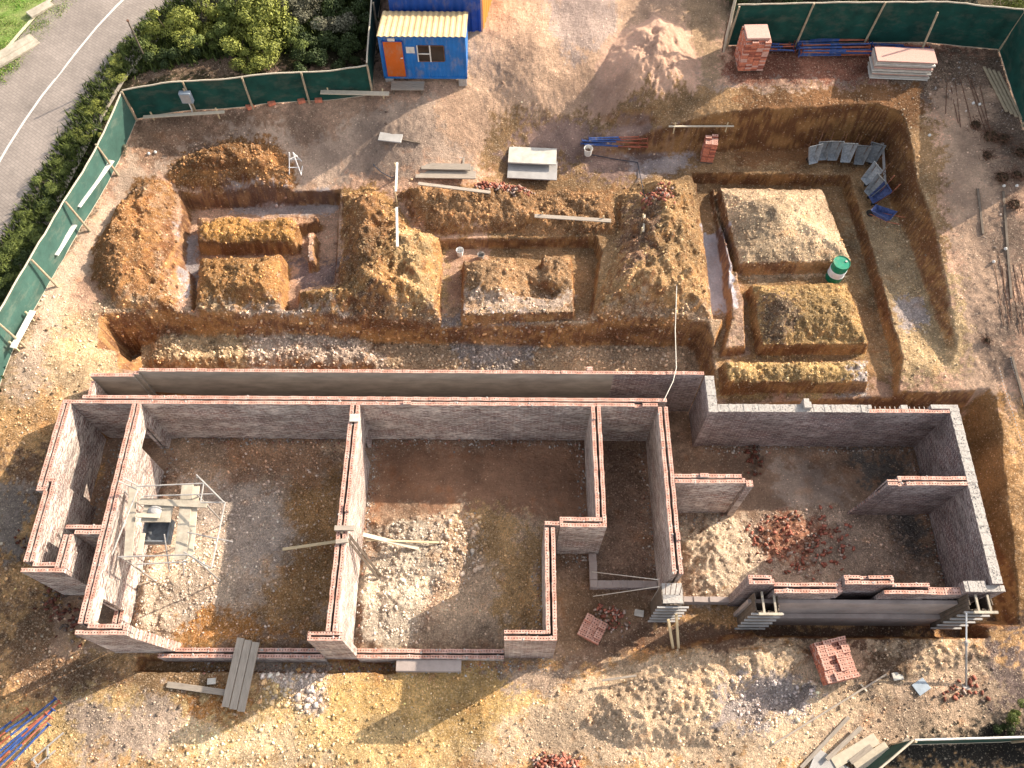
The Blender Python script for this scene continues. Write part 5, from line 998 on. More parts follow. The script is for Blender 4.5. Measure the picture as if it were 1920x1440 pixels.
for i, (px, py, s) in enumerate([(1573, 332, .1), (1535, 330, .05)]): pass

# ------------------------------------------------------------------ fences
def fence(pts, h, posts, label, name='net_fence', lean=0, inward=1, brace=None, rail='rail', sag=.06, netm='net'):
    p0 = Vector((pts[0][0], pts[0][1], ground(*pts[0][:2]))); e = empty(name, p0, 0, label, 'fence'); P = []
    for a, b in zip(pts[:-1], pts[1:]):
        L = math.hypot(b[0]-a[0], b[1]-a[1]); n = max(1, int(L/.3))
        for k in range(n): t = k/n; P.append((a[0]+(b[0]-a[0])*t, a[1]+(b[1]-a[1])*t))
    P.append(pts[-1][:2]); mb = MB(); r = np.random.RandomState(int(abs(pts[0][0])*10)); rows = 5; base_ = len(mb.v); Z = [ground(*q) for q in P]
    for s_ in (0, 1):
        for i, q in enumerate(P):
            for k in range(rows):
                t = k/(rows-1); w_ = .11*(vn(np.array([i*.33]), np.array([t*2.+pts[0][0]]), 3)[0]-.5)*(1 if 0 < k < rows-1 else .3)
                mb.v.append((q[0]-p0.x+w_+s_*.006, q[1]-p0.y+w_+s_*.006, Z[i]-p0.z+.03+t*(h-.03-.03*abs(math.sin(i*.35)))))
    N_ = len(P)*rows
    for i in range(len(P)-1):
        for k in range(rows-1):
            a = i*rows+k; mb.face([a, a+rows, a+rows+1, a+1]); mb.face([N_+a+1, N_+a+rows+1, N_+a+rows, N_+a])
    mb.build('net', M[netm], e, smooth=True)
    mb = MB()
    for i in range(len(P)-1):
        a = Vector((P[i][0]-p0.x, P[i][1]-p0.y, Z[i]-p0.z+h+.01*math.sin(i*1.7))); b = Vector((P[i+1][0]-p0.x, P[i+1][1]-p0.y, Z[i+1]-p0.z+h+.01*math.sin(i*1.7+1.7))); mb.tube(a, b, .028, 6)
    mb.build('top_rail', M[rail], e)
    mb = MB()
    for i in range(0, len(P)-1):
        a = Vector((P[i][0]-p0.x, P[i][1]-p0.y-.01, Z[i]-p0.z+.03)); b = Vector((P[i+1][0]-p0.x, P[i+1][1]-p0.y-.01, Z[i+1]-p0.z+.03)); mb.tube(a, b, .012, 5)
    mb.build('bottom_wire', M['rail'], e)
    for (x, y, dx, dy) in posts:
        g = ground(x, y)-p0.z; mb = MB(); mb.tube((x-p0.x+dx, y-p0.y+dy, g-.1), (x-p0.x+.04, y-p0.y-.04, g+h+.04), .042, 8, .036); mb.build('post', M['pole'], e)
    return e
def gxy(px, py): p = on(px, py); return (p.x, p.y)
c0 = gxy(262, 226)
L1 = [c0, gxy(160, 427), gxy(100, 532), gxy(38, 645), gxy(0, 745)]; dL = (L1[-1][0]-L1[-2][0], L1[-1][1]-L1[-2][1]); L1.append((L1[-1][0]-.25, L1[-1][1]-3.5)); L1.append((L1[-1][0]-.6, L1[-1][1]-7))
L1 = [(a[0]-.12, a[1]) for a in L1]
pl_ = [(L1[0][0], L1[0][1], 0, 0)]+[(gxy(*q)[0]-.06, gxy(*q)[1], .22, -.1) for q in ((213, 322), (160, 427), (100, 532), (40, 645))]+[(L1[5][0]+.05, L1[5][1], 0, 0)]
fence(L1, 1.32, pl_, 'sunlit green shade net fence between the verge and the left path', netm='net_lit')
L2 = [(c0[0]-.1, c0[1]+.05), gxy(365, 207), gxy(472, 200), gxy(578, 190), gxy(697, 178)]
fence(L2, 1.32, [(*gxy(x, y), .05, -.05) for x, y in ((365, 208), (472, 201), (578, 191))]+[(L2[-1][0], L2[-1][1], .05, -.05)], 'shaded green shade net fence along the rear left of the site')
c2 = L2[-1]; L3 = [(c2[0]+.02, c2[1]+.06), (c2[0]-.05, c2[1]+3.2), (c2[0]+.1, c2[1]+9)]
fence(L3, 1.35, [(c2[0], c2[1]+3, 0, 0)], 'dark shade net fence running back beside the site office')
R0 = gxy(1362, 86); R1 = gxy(1735, 84); R2 = gxy(1872, 94)
R_ = [R0, (R1[0], R1[1]+.1), R2, gxy(1893, 160), gxy(1918, 240)]; R_.append((R_[-1][0]+.25, R_[-1][1]-2.0))
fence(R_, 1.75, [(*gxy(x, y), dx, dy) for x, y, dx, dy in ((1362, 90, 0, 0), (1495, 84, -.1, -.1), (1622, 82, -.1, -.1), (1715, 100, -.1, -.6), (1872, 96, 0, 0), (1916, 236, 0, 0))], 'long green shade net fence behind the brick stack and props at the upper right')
p = Vector((R0[0], R0[1], ground(*R0))); e = empty('gate_post', p+Vector((-.15, 0, 0)), 0, 'pale leaning gate pole at the left end of the upper right fence', 'post'); mb = MB(); mb.tube((0, -.3, -.1), (.12, .5, 2.6), .06, 8, .05); mb.build('pole', M['rail'], e); mb = MB(); mb.path([(-.1, -.5, .1), (-.05, -.1, .5), (0, .1, 1.2)], .02); mb.build('chain', M['rust'], e)
fc = (10.62, 2.12)
fence([(9.0, 1.0), fc], 1.4, [(fc[0], fc[1], 0, 0)], 'short corner piece of teal net fence beside the timber pile'); fence([(fc[0]+.03, fc[1]), (13.6, 2.2), (18, 2.6)], 1.4, [(13.9, 2.2, 0, 0)], 'white railed dark net fence at the bottom right corner', rail='white_w')
# meter box
p = on(366, 208); e = empty('meter_box', p+Vector((-.02, -.12, 0)), 0, 'grey electricity box on a post against the rear left fence', 'meter box'); mb = MB(); mb.tube((0, 0, 0), (0, .02, 1.1), .035); mb.build('post', M['pole'], e); mb = MB(); mb.box(-.2, .2, -.13, .05, .55, 1.0); mb.build('enclosure', M['grey_paint'], e, bevel=.015); mb = MB(); mb.box(-.16, .16, -.145, -.133, .6, .95); mb.build('door', M['sheet_grey'], e); mb = MB(); mb.path([(0, -.05, .55), (.03, -.1, .3), (.0, -.1, .1)], .02); mb.build('conduit', M['white_w'], e)
# lamp post / pole
p = on(278, 122); e = empty('thin_pole', p, 0, 'thin dark leaning pole in the bushes beside the road', 'pole'); t = at(240, 40, p.z+1.9)-p; mb = MB(); mb.tube((0, 0, -.2), t, .035, 8, .028); mb.build('shaft', M['wood_d'], e); mb = MB(); mb.tube(t, t+Vector((0, 0, .05)), .045); mb.build('cap', M['rust'], e)

# ------------------------------------------------------------------ containers
zc = 3.62
def corrug(mb, p0, p1, z0, z1, pitch=.11, d=.02, zt1=None, holes=()):
    """corrugated sheet between two plan points (outward normal to the right of p0->p1)"""
    p0 = Vector(p0); p1 = Vector(p1); L = (p1-p0).length; u = (p1-p0)/L; nr = Vector((u.y, -u.x)); n = int(L/(pitch/4)); b = len(mb.v)
    for i in range(n+1):
        t = i/n; ph = i % 4; o = d if ph in (1, 2) else 0; q = p0+u*(L*t)+nr*o; zz = z1 if zt1 is None else z1+(zt1-z1)*t
        mb.v.append((q.x, q.y, z0)); mb.v.append((q.x, q.y, zz))
    for i in range(n): mb.face([b+2*i, b+2*i+2, b+2*i+3, b+2*i+1])
x0, x1, y0, y1 = -4.68, -1.70, 24.2, 26.0; ft, bt_ = zc+1.78, zc+1.32
e = empty('site_office', (x0, y0, ground(-3, 24)), 0, 'small blue site office cabin with orange door and cream ribbed roof', 'site cabin'); ez = e.location.z
def rb(v): return v
mb = MB(); corrug(mb, (0, 0), (x1-x0, 0), zc-ez, ft-ez, .14, .0125); corrug(mb, (x1-x0, 0), (x1-x0, y1-y0), zc-ez, ft-ez, .14, .0125, bt_-ez); corrug(mb, (x1-x0, y1-y0), (0, y1-y0), zc-ez, bt_-ez, .14, .0125); corrug(mb, (0, y1-y0), (0, 0), zc-ez, bt_-ez, .14, .0125, ft-ez)
mb.box(-.02, x1-x0+.02, -.03, 0, zc-ez-.03, zc-ez+.05); mb.box(-.03, .03, -.03, .03, zc-ez, ft-ez); mb.box(x1-x0-.03, x1-x0+.03, -.03, .03, zc-ez, ft-ez); mb.box(0, x1-x0, .02, y1-y0, zc-ez, zc-ez+.06)
mb.build('wall', M['cblue'], e)
mb = MB(); n = 15; W = x1-x0+.12; D = y1-y0+.16; slope = (bt_-ft)/(y1-y0)
b = 0; N4 = n*4
for i in range(N4+1):
    ph = i % 4; o_ = .028 if ph in (1, 2) else 0; x = -.06+W*i/N4
    for yy in (-.08, y1-y0+.08): mb.v.append((x, yy, ft-ez+.03+slope*yy+o_))
for i in range(N4): mb.face([2*i, 2*i+2, 2*i+3, 2*i+1])
rf = mb.build('roof', M['croof'], e); sm = rf.modifiers.new('t', 'SOLIDIFY'); sm.thickness = .01
def front(px0, py0, px1, py1):
    """rectangle on the front face from photo corners"""
    def f(px, py): d = ray(px, py); t = y0/d.y; return Vector((d.x*t, y0, CAM_H+d.z*t))
    a = f(px0, py0); c = f(px1, py1); return min(a.x, c.x)-x0, max(a.x, c.x)-x0, min(a.z, c.z)-ez, max(a.z, c.z)-ez
dx0, dx1, dz0, dz1 = .12, .78, zc-ez+.08, ft-ez-.2
mb = MB(); mb.box(dx0, dx1, -.05, -.013, dz0, dz1); dr = mb.build('door', M['corange'], e, bevel=.006); mb = MB(); mb.tube((dx1-.1, -.09, (dz0+dz1)/2+.1), (dx1-.02, -.09, (dz0+dz1)/2+.1), .014); mb.tube((dx1-.05, -.09, (dz0+dz1)/2+.1), (dx1-.05, -.05, (dz0+dz1)/2+.1), .01); mb.build('handle', M['wsteel'], dr)
mb = MB(); 
for a in ((dx0-.03, dx0-.002, dz0, dz1+.03), (dx1+.002, dx1+.03, dz0, dz1+.03), (dx0-.03, dx1+.03, dz1+.002, dz1+.035)): mb.box(a[0], a[1], -.045, -.012, a[2], a[3])
mb.build('door_frame', M['cblue2'], dr)
wx0, wx1, wz0, wz1 = 1.32, 2.22, ft-ez-1.02, ft-ez-.38
wf = MB()
for a in ((wx0, wx1, wz0-.03, wz0), (wx0, wx1, wz1, wz1+.03), (wx0-.03, wx0, wz0, wz1), (wx1, wx1+.03, wz0, wz1)): wf.box(a[0], a[1], -.03, -.013, a[2], a[3])
wi = wf.build('window', M['rust'], e); mb = MB(); mb.box(wx0, wx1, -.02, -.0135, wz0, wz1); mb.build('pane', M['glass'], wi)
mb = MB(); xm = wx0+.4
mb.box(xm, xm+.045, -.05, -.031, wz0-.02, wz1+.04); mb.box(wx0-.02, xm, -.05, -.031, wz0+.3, wz0+.345); mb.box(wx0-.04, wx0, -.05, -.031, wz0-.02, wz1+.04); mb.build('bar', M['white_w'], wi)
mb = MB(); mb.box(.9, 1.2, -.03, -.015, ft-ez-.68, ft-ez-.42); sg = mb.build('notice', M['white_w'], e); sg['label'] = 'white paper notice beside the door'
mb = MB(); mb.box(.3, .55, -.06, -.015, ft-ez-.16, ft-ez-.05); mb.build('lamp_housing', M['white_w'], e)
mb = MB()
for (x, y) in ((.15, .1), (x1-x0-.15, .1), (.15, y1-y0-.2), (x1-x0-.15, y1-y0-.2)): mb.box(x-.15, x+.15, y-.12, y+.12, -.1, zc-ez-.035)
mb.build('block_footing', M['conc_top'], e)
p = Vector((x0+.85, y0-.42, ground(x0+.85, y0-.42))); e = empty('step_bench', p, 0, 'low wooden step in front of the site office door', 'step'); mb = MB()
for k in range(3): mb.box(-.6, .6, -.22+k*.15, -.085+k*.15, .22, .26)
mb.build('tread', M['wood'], e, bevel=.005); 
for _x in (-.55, .48): mb = MB(); mb.box(_x, _x+.07, -.18, .18, 0, .218); mb.build('leg', M['wood_d'], e)
# second container behind
_q = at(903, 73, 3.65); X0, X1, Y0, Y1 = -4.5, _q.x, max(_q.y, 26.15), 32.5; z0 = 3.6; z1 = 5.7
e = empty('shipping_container', (X0, Y0, ground(-2.5, 27)), 0, 'dark blue corrugated storage container with orange end behind the office', 'container'); ez = e.location.z
mb = MB(); corrug(mb, (0, 0), (X1-X0, 0), z0-ez, z1-ez, .26, .035); corrug(mb, (X1-X0, Y1-Y0), (0, Y1-Y0), z0-ez, z1-ez, .26, .035); corrug(mb, (0, Y1-Y0), (0, 0), z0-ez, z1-ez, .26, .035); mb.box(0, X1-X0, 0.04, Y1-Y0, z1-ez-.03, z1-ez)
for x in (0, X1-X0-.08): mb.box(x, x+.08, -.045, .03, z0-ez, z1-ez+.01)
mb.build('body', M['cblue2'], e); mb = MB(); corrug(mb, (X1-X0, Y1-Y0), (X1-X0, 0), z0-ez, z1-ez, .26, -.035); mb.build('side_wall', M['cblue2'], e); mb = MB(); corrug(mb, (X1-X0+.07, .05), (X1-X0+.62, 2.6), z0-ez+.02, z1-ez, .26, .03); mb.build('open_door', M['corange2'], e)
mb = MB(); mb.box(X1-X0+.0, X1-X0+.06, -.05, -.0, z0-ez-.02, z1-ez+.02); mb.box(X1-X0+.0, X1-X0+.07, -.0, Y1-Y0, z0-ez-.05, z0-ez); mb.build('corner_post', M['pk_light'], e)
mb = MB(); mb.box(X1-X0-.45, X1-X0-.05, .05, .4, -.1, z0-ez-.06); mb.box(.1, .5, .05, .4, -.1, z0-ez-.06); mb.box(X1-X0-.45, X1-X0-.05, 5, 5.4, -.1, z0-ez-.06); mb.build('block_footing', M['pk_side'], e)

# ------------------------------------------------------------------ road and verge
LE = [(153, 0), (75, 80), (0, 160)]; RE_ = [(360, 0), (310, 33), (277, 67), (225, 118), (173, 173), (140, 225), (110, 277), (77, 327), (40, 375), (0, 430)]
LL = [(257, 0), (207, 43), (165, 85), (123, 130), (88, 172), (57, 213), (28, 250), (0, 287)]
def wpt(l, z=2.9): return [Vector(at(a, b, z)) for a, b in l]
RW = wpt(RE_, 2.85); MW = wpt(LL, 2.85)
def resample(P, n):
    d = [0]; 
    for a, b in zip(P[:-1], P[1:]): d.append(d[-1]+(b-a).length)
    out = []
    for k in range(n):
        t = d[-1]*k/(n-1); i = max(0, min(len(P)-2, int(np.searchsorted(d, t))-1)); out.append(P[i].lerp(P[i+1], (t-d[i])/(d[i+1]-d[i]+1e-9)))
    return out
def extend(P, a, b):
    s = (P[0]-P[1]).normalized(); f = (P[-1]-P[-2]).normalized(); return [P[0]+s*a]+P+[P[-1]+f*b*.5+Vector((0, -b*.25, 0)), P[-1]+f*b+Vector((0, -b*.6, 0))]
MW = extend(MW, 60, 50); C = resample(MW, 120)
for _ in range(6): C = [C[0]]+[(C[i-1]+C[i]*2+C[i+1])/4 for i in range(1, len(C)-1)]+[C[-1]]
def ribbon(o0, o1, dz, m, name, label=None, nx=6, uvs=True, skirt=0):
    mb = MB(); n = len(C); acc = 0
    for i, c in enumerate(C):
        d = (C[min(i+1, n-1)]-C[max(i-1, 0)]); d.z = 0; d.normalize(); nr = Vector((-d.y, d.x, 0)); acc += (C[i]-C[i-1]).length if i else 0
        for k in range(nx+1):
            o_ = o0+(o1-o0)*k/nx; q = c+nr*o_; mb.v.append((q.x, q.y, ground(q.x, q.y)*.0+rz_(q)+dz))
    for i in range(n-1):
        for k in range(nx): a = i*(nx+1)+k; mb.face([a, a+1, a+nx+2, a+nx+1])
    return mb.build(name, m, smooth=True)
def rz_(q): return max(ground(q.x, q.y), ground(q.x+.4, q.y), ground(q.x-.4, q.y), ground(q.x, q.y+.4), ground(q.x, q.y-.4))+.02
def road_mat():
    m = bpy.data.materials.new('block_paving'); m.use_nodes = True; nt = m.node_tree; N = nt.nodes; L = nt.links; b = N['Principled BSDF']; b.inputs['Roughness'].default_value = .9
    tc = N.new('ShaderNodeTexCoord'); mp = N.new('ShaderNodeMapping'); mp.inputs['Rotation'].default_value = (0, 0, rad(38)); L.new(tc.outputs['Object'], mp.inputs[0]); br = N.new('ShaderNodeTexBrick'); L.new(mp.outputs[0], br.inputs[0]); br.inputs['Scale'].default_value = 1
    br.inputs['Brick Width'].default_value = .22; br.inputs['Row Height'].default_value = .11; br.inputs['Mortar Size'].default_value = .012; br.inputs['Color1'].default_value = (.31, .255, .215, 1); br.inputs['Color2'].default_value = (.27, .22, .185, 1); br.inputs['Mortar'].default_value = (.22, .18, .15, 1)
    n = N.new('ShaderNodeTexNoise'); n.inputs['Scale'].default_value = .55; n.inputs['Detail'].default_value = 12; n.inputs['Roughness'].default_value = .8; L.new(tc.outputs['Object'], n.inputs['Vector']); r = N.new('ShaderNodeMapRange'); r.inputs[1].default_value = .3; r.inputs[2].default_value = .7; r.inputs[3].default_value = .66; r.inputs[4].default_value = 1.22; L.new(n.outputs[0], r.inputs[0])
    x = N.new('ShaderNodeMix'); x.data_type = 'RGBA'; x.blend_type = 'MULTIPLY'; x.inputs[0].default_value = 1; L.new(br.outputs[0], x.inputs[6]); L.new(r.outputs[0], x.inputs[7]); L.new(x.outputs[2], b.inputs['Base Color']); return m
RW_OFF = 2.75; LW_OFF = 2.75
tag(ribbon(-LW_OFF, RW_OFF+.1, .0, road_mat(), 'road', nx=8), kind='structure'); tag(ribbon(-.05, .05, .006, mat('white_road_line', (.62, .58, .52), .8, var=.15, scale=8), 'road_line', nx=1), kind='structure')
tag(ribbon(RW_OFF+.1, RW_OFF+.26, .03, mat('kerb_stone', (.40, .33, .25), .9, var=.25, scale=7), 'road_kerb', nx=1), kind='structure'); tag(ribbon(-LW_OFF-.16, -LW_OFF, .03, mat('pale_kerb_stone', (.55, .50, .33), .9, var=.2, scale=7), 'road_kerb', nx=1), kind='structure')
# grass verge beyond the road
def far_side(d0, d1, n, r):
    k = r.randint(0, len(C)-1, n); out = []
    for i in k:
        d = (C[min(i+1, len(C)-1)]-C[max(i-1, 0)]); d.z = 0; d.normalize(); nr = Vector((-d.y, d.x, 0)); q = C[i]+nr*(-r.uniform(d0, d1)) +d*r.uniform(-.5, .5); out.append((q.x, q.y))
    return np.array(out)
def grass_obj(P, h0, h1, name, label, c0_, c1_, seed, w_=.02):
    r = np.random.RandomState(seed); n = len(P); z = groundv(P[:, 0], P[:, 1]); a = r.uniform(0, 6.28, n); h = r.uniform(h0, h1, n); l = r.uniform(-.6, .6, (n, 2))*h[:, None]
    d = np.c_[np.cos(a), np.sin(a)]*w_; v = np.zeros((n, 3, 3)); v[:, 0, :2] = P-d; v[:, 1, :2] = P+d; v[:, 2, :2] = P+l; v[:, 0, 2] = z; v[:, 1, 2] = z; v[:, 2, 2] = z+h
    me = bpy.data.meshes.new(name); me.vertices.add(n*3); me.vertices.foreach_set('co', v.astype(np.float32).ravel()); me.loops.add(n*3); me.loops.foreach_set('vertex_index', np.arange(n*3, dtype=np.int32)); me.polygons.add(n); me.polygons.foreach_set('loop_start', (np.arange(n)*3).astype(np.int32)); me.polygons.foreach_set('loop_total', np.full(n, 3, np.int32)); me.update(calc_edges=True)
    t = r.rand(n, 1); c = np.array(c0_)*(1-t)+np.array(c1_)*t; c4 = np.repeat(np.c_[c, np.ones(n)], 3, axis=0); at_ = me.attributes.new('col', 'FLOAT_COLOR', 'POINT'); at_.data.foreach_set('color', c4.astype(np.float32).ravel()); me.materials.append(M['leaf']); return tag(link(bpy.data.objects.new(name, me)), label, 'grass', kind='stuff')
rg = np.random.RandomState(8); P1 = inpoly(A([(-40, 0), (160, -5), (80, 75), (5, 150), (-60, 200)], 2.9), 30000, rg); 
GRN = A([(60, 60), (150, 0), (110, -60), (40, 10), (20, 60)], 2.9)
grass_obj(P1, .03, .09, 'verge_grass', 'green and straw coloured grass on the verge across the road', (.10, .24, .02), (.34, .32, .12), 2, .03)
tag(ribbon(-LW_OFF-12, -LW_OFF-.16, .0, mat('dry_lawn', (.30, .28, .12), .95, var=.4, scale=1.6, col2=(.13, .26, .03)), 'verge', nx=10), kind='structure')
for (px, py, w_, d_, rz, lb) in ((78, 22, 1.0, .42, 48, 'small pale concrete slab in the grass across the road'), (28, 100, 1.9, .75, 48, 'long pale drain cover slab at the road edge in the far verge')):
    p = on(px, py); mb = MB(); mb.box(-w_/2, w_/2, -d_/2, d_/2, 0, .1); 
    if w_ > 1.5: mb.box(-w_/2+.1, w_/2-.1, -d_/2+.3, d_/2-.1, .1, .12)
    o = mb.build('concrete_slab', M['dirty_slab'], bevel=.01); o.location = Vector((p.x, p.y, rz_(p)+.0)); o.rotation_euler = (0, 0, rad(rz)); tag(o, lb, 'slab')

# ------------------------------------------------------------------ vegetation
def leaf_mesh(name, lobes, n, size, c0_, c1_, seed, dens=1.0):
    r = np.random.RandomState(seed); V_ = []; Cc = []
    for (lx, ly, lz, lr, share) in lobes:
        k = int(n*share); d = r.normal(0, 1, (k, 3)); d /= np.linalg.norm(d, axis=1)[:, None]; d[:, 2] = np.abs(d[:, 2])*1.0-.15*r.rand(k); rr = lr*(r.uniform(.55, 1.08, k)**.6); c = np.array([lx, ly, lz])+d*rr[:, None]*np.array([1, 1, .85])
        nn = d+r.normal(0, .5, (k, 3)); nn /= np.linalg.norm(nn, axis=1)[:, None]; t = np.cross(nn, r.normal(0, 1, (k, 3))); t /= np.linalg.norm(t, axis=1)[:, None]; b_ = np.cross(nn, t); s = size*r.uniform(.6, 1.4, (k, 1))
        V_.append(np.stack([c-t*s*1.2, c+b_*s*.55, c+t*s*1.2, c-b_*s*.55], 1)); tone = r.rand(k, 1)*.7+.3*r.rand(); Cc.append(np.array(c0_)*(1-tone)+np.array(c1_)*tone)
    v = np.concatenate(V_); c = np.concatenate(Cc); n = len(v); me = bpy.data.meshes.new(name); me.vertices.add(n*4); me.vertices.foreach_set('co', v.astype(np.float32).ravel()); me.loops.add(n*4); me.loops.foreach_set('vertex_index', np.arange(n*4, dtype=np.int32))
    me.polygons.add(n); me.polygons.foreach_set('loop_start', (np.arange(n)*4).astype(np.int32)); me.polygons.foreach_set('loop_total', np.full(n, 4, np.int32)); me.update(calc_edges=True); at_ = me.attributes.new('col', 'FLOAT_COLOR', 'POINT'); at_.data.foreach_set('color', np.repeat(np.c_[c, np.ones(n)], 4, axis=0).astype(np.float32).ravel()); me.materials.append(M['leaf']); return me
def shrub_proto(seed, c0_, c1_, spread=1.15, n=2300):
    r = np.random.RandomState(seed); lobes = []; k = r.randint(6, 13)
    for i in range(k):
        a = r.uniform(0, 6.28); d = r.uniform(.1, .62)*spread; lobes.append((d*math.cos(a), d*math.sin(a), r.uniform(.2, .8), r.uniform(.13, .38), 1/k))
    e = empty('shrub', (0, 0, -50), 0, '', 'shrub'); f = link(bpy.data.objects.new('foliage', leaf_mesh('foliage', lobes, n, .036, c0_, c1_, seed))); f.parent = e
    mb = MB()
    for l in lobes: mb.tube((0, 0, -.1), (l[0]*.8, l[1]*.8, l[2]), .025, 5, .01)
    mb.build('stem', M['bark'], e); return e
YG = ((.09, .105, .02), (.29, .30, .06)); DG = ((.02, .034, .012), (.075, .10, .03)); MG = ((.05, .07, .016), (.16, .185, .04)); GG = ((.07, .068, .045), (.18, .17, .11))
protos = [shrub_proto(1, *YG), shrub_proto(2, *MG), shrub_proto(3, *DG), shrub_proto(4, *YG), shrub_proto(5, *GG), shrub_proto(6, *MG)]; pused = [False]*len(protos)
rv = np.random.RandomState(12)
def put_shrub(x, y, s, k, label, group, hs=1.0):
    o = protos[k] if not pused[k] else copy_tree(protos[k]); pused[k] = True; o.location = (x, y, ground(x, y)-.05); o.rotation_euler = (0, 0, rv.uniform(0, 6.28)); o.scale = (s, s*rv.uniform(.85, 1.15), s*hs*rv.uniform(.8, 1.15)); tag(o, label, 'shrub', group)
big = [(290, 80, .8, 1), (320, 60, .9, 0), (345, 95, .7, 2), (372, 48, 1.0, 0), (355, 75, .8, 3), (398, 80, .9, 1), (300, 105, .6, 2), (335, 40, .8, 2), (410, 25, .9, 4), (440, 60, 1.0, 1), (465, 35, 1.1, 0), (500, 30, 1.2, 3), (520, 60, 1.1, 0), (480, 75, 1.0, 3), (455, 100, .9, 0), (500, 110, .9, 3), (475, 128, .8, 0), (540, 90, .9, 1), (555, 30, .9, 4), (590, 20, .9, 4), (610, 60, .8, 2), (640, 20, .9, 2), (660, 70, .8, 2), (570, 70, .8, 2), (600, 95, .8, 2), (640, 105, .7, 2), (560, 115, .7, 2), (620, 40, .9, 4), (680, 30, .7, 2), (440, 10, .9, 2), (520, 0, 1.1, 1), (480, -10, 1.1, 4), (560, -10, 1.0, 4), (640, -15, 1.0, 2), (600, -30, 1., 1), (400, -10, .9, 1), (440, -30, 1., 3)]
SL = ['bright yellow green bushy shrub in the thicket behind the rear left fence', 'mid green bushy shrub in the thicket behind the rear left fence', 'dark green bushy shrub in the thicket behind the rear left fence', 'bright yellow green bushy shrub in the thicket behind the rear left fence', 'greyish dry bushy shrub in the thicket behind the rear left fence', 'mid green bushy shrub in the thicket behind the rear left fence']
GR = ['yellow green shrubs of the thicket', 'mid green shrubs of the thicket', 'dark shrubs of the thicket', 'yellow green shrubs of the thicket', 'dry shrubs of the thicket', 'mid green shrubs of the thicket']
for px, py, s, k in big: p = at(px, py, 3.9); put_shrub(p.x, p.y, s*1.15, k, SL[k], GR[k], 1.1)
verge = [(235, 165, .7, 0), (228, 145, .6, 3), (245, 135, .6, 1), (215, 190, .5, 1), (195, 205, .55, 0), (178, 220, .6, 3), (205, 225, .5, 1), (165, 265, .7, 0), (150, 285, .6, 1), (140, 265, .5, 5), (118, 320, .7, 5), (100, 345, .8, 1), (90, 370, .7, 2), (115, 365, .6, 2), (75, 400, .8, 1), (60, 430, .8, 5), (85, 425, .6, 2), (40, 460, .8, 1), (20, 490, .8, 2), (55, 470, .7, 2), (10, 530, .8, 2), (30, 520, .7, 5), (-10, 560, .8, 2), (12, 575, .6, 2), (-30, 520, .9, 1), (0, 470, .8, 5), (30, 435, .7, 5), (-20, 600, .8, 2), (-40, 650, .9, 2), (255, 115, .6, 1), (262, 150, .5, 4), (180, 245, .5, 2), (130, 310, .5, 2), (50, 400, .6, 5), (-60, 700, .9, 1)]
for px, py, s, k in verge:
    p = at(px, py, 2.9); x = p.x; y = p.y; put_shrub(x, y, s, k, {0: 'bright yellow green', 3: 'bright yellow green', 1: 'mid green', 5: 'mid green', 2: 'dark green', 4: 'dry greyish'}[k]+' low shrub on the verge between the road and the left fence', {0: 'yellow green', 3: 'yellow green', 1: 'mid green', 5: 'mid green', 2: 'dark', 4: 'dry'}[k]+' shrubs on the road verge', .55)
for px, py, s, k in [(1385, -6, .8, 2), (1430, -8, .8, 4), (1480, -4, .8, 2), (1520, -10, .8, 1), (1560, -4, .9, 4), (1600, 0, .7, 2), (1640, 2, .8, 1), (1690, 2, .7, 4), (1740, 0, .8, 4), (1790, 5, .7, 4), (1840, 8, .6, 4), (1460, -30, 1.1, 1), (1560, -40, 1.1, 2), (1680, -30, 1., 1), (1780, -30, 1., 2)]:
    p = at(px, py, 4.2); put_shrub(p.x, max(p.y, 26.9), s, k, {0: 'bright yellow green', 3: 'bright yellow green', 1: 'mid green', 5: 'mid green', 2: 'dark green', 4: 'dry greyish'}[k]+' shrub just behind the upper right fence', {0: 'yellow', 3: 'yellow', 1: 'mid green', 5: 'mid green', 2: 'dark', 4: 'dry'}[k]+' shrubs behind the upper right fence')
p = at(1897, 12, 4.4); put_shrub(p.x+.3, p.y+.3, 1.1, 3, 'big bright yellow green shrub at the upper right fence corner', None); p = on(1905, 1345); put_shrub(p.x, p.y, .55, 1, 'green shrub beside the bottom right fence', None); p = on(1880, 1365); put_shrub(p.x, p.y, .4, 2, 'small dark shrub beside the bottom right fence', None)
p = on(232, 292); put_shrub(p.x, p.y, .33, 4, 'single small dry shrub at the foot of the left fence', None)
# ground cover
rg = np.random.RandomState(9); PV = np.concatenate([inpoly(A([(360, 0), (277, 67), (173, 173), (110, 277), (0, 430), (-60, 520), (-60, 760), (0, 600), (120, 368), (240, 165), (690, 110), (700, 0)], 2.9), 26000, rg)]); grass_obj(PV, .08, .34, 'verge_undergrowth', 'low tangled undergrowth between the road and the fences', (.025, .035, .012), (.12, .15, .035), 5, .045)
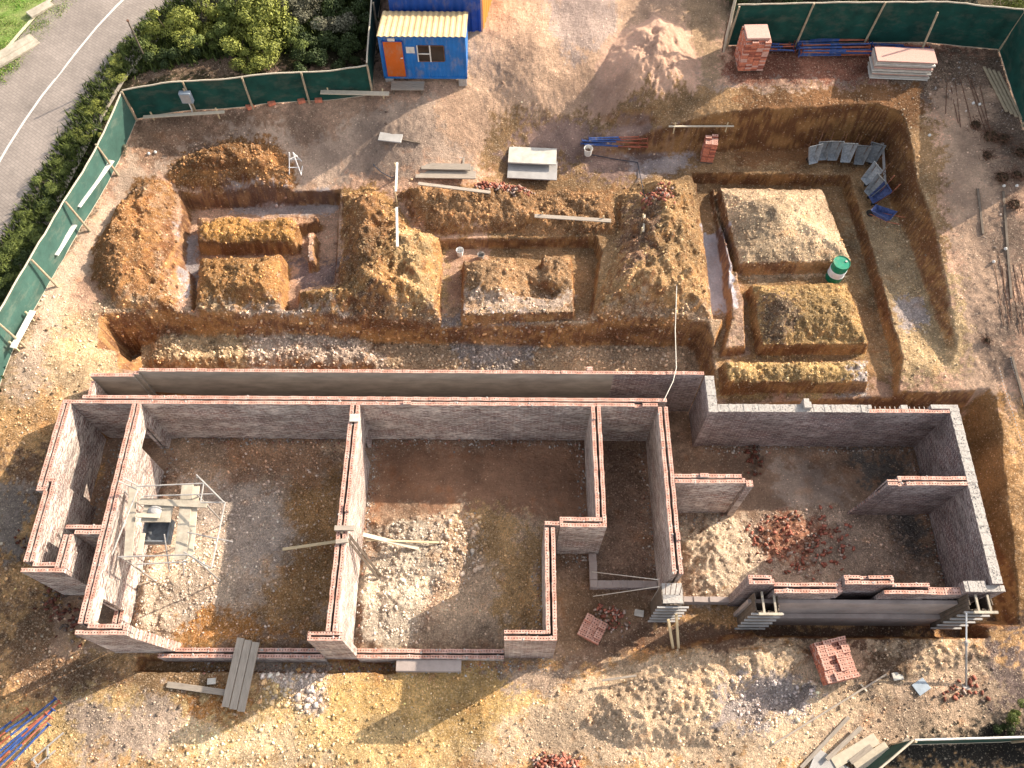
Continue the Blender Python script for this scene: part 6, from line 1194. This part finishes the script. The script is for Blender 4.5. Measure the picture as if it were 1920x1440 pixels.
# dark brush heaps at the right
def brush(px, py, s, label, seed):
    r = np.random.RandomState(seed); p = on(px, py); e = empty('brush_heap', p, 0, label, 'brush heap', 'dark brush heaps on the right edge'); mb = MB()
    for k in range(70):
        a = r.uniform(0, 6.28); q = Vector((r.normal(0, s*.4), r.normal(0, s*.4), r.uniform(0, s*.35))); L = r.uniform(.15, .45)*s*1.3; d = Vector((math.cos(a), math.sin(a), r.uniform(-.1, .5))); mb.tube(q, q+d*L, .012, 4, .004)
    mb.build('twigs', M['rust'], e); me = leaf_mesh('dead_leaves', [(0, 0, .05*s, s*.42, 1)], 260, .035, (.03, .02, .012), (.10, .06, .03), seed); f = link(bpy.data.objects.new('dead_leaves', me)); f.parent = e
for i, (px, py, s) in enumerate([(1856, 258, .6), (1828, 236, .4), (1880, 262, .45), (1850, 293, .35), (1878, 335, .5), (1905, 330, .4), (1900, 385, .45), (1912, 288, .4), (1850, 640, .22)]):
    brush(px, py, s, ['largest dark brush heap on the worn strip', 'small brush heap above the largest one', 'brush heap right of the largest one', 'small brush heap below the largest one', 'brush heap right of the middle of the strip', 'brush heap at the right edge beside white scraps', 'lowest brush heap on the right edge', 'brush heap at the frame edge below the fence', 'tiny brown twig tuft low on the right strip'][i], 30+i)
for i, (px, py) in enumerate([(1824, 195), (1836, 197), (1881, 350), (1905, 350), (1862, 492), (1884, 468), (292, 287), (280, 290), (1742, 255)]):
    p = on(px, py); mb = MB(); s = .05; mb.lathe([(0, 0), (s, .01), (s*1.1, .05), (s*.5, .09), (0, .1)], 9); o = mb.build('litter', M['white_w']); o.location = p; tag(o, 'small white scrap of litter lying on the ground', 'litter', 'white litter scraps')
# trees outside the frame at the upper right (their shade falls on the fence corner) 
def tree(x, y, h, seed, label):
    r = np.random.RandomState(seed); g = ground(x, y); e = empty('tree', (x, y, g), 0, label, 'tree', 'trees beyond the upper right fence'); lobes = []
    for i in range(12): a = r.uniform(0, 6.28); d = r.uniform(.2, h*.3); lobes.append((d*math.cos(a), d*math.sin(a), h*r.uniform(.5, .85), h*r.uniform(.13, .2), 1/12))
    f = link(bpy.data.objects.new('crown', leaf_mesh('crown', lobes, 5200, .075, *MG, seed))); f.parent = e; mb = MB(); mb.tube((0, 0, -.2), (0, 0, h*.55), .16, 8, .08)
    for l in lobes[:7]: mb.tube((0, 0, h*.4), l[:3], .06, 5, .02)
    mb.build('trunk', M['bark'], e)
for i, (x, y, h) in enumerate([(12.6, 29.6, 3.6), (15.6, 29.4, 3.6), (18.8, 29.2, 3.7), (10.2, 30.2, 3.6), (22, 29, 3.6)]): tree(x, y, h, 60+i, 'bushy green tree beyond the upper right fence')
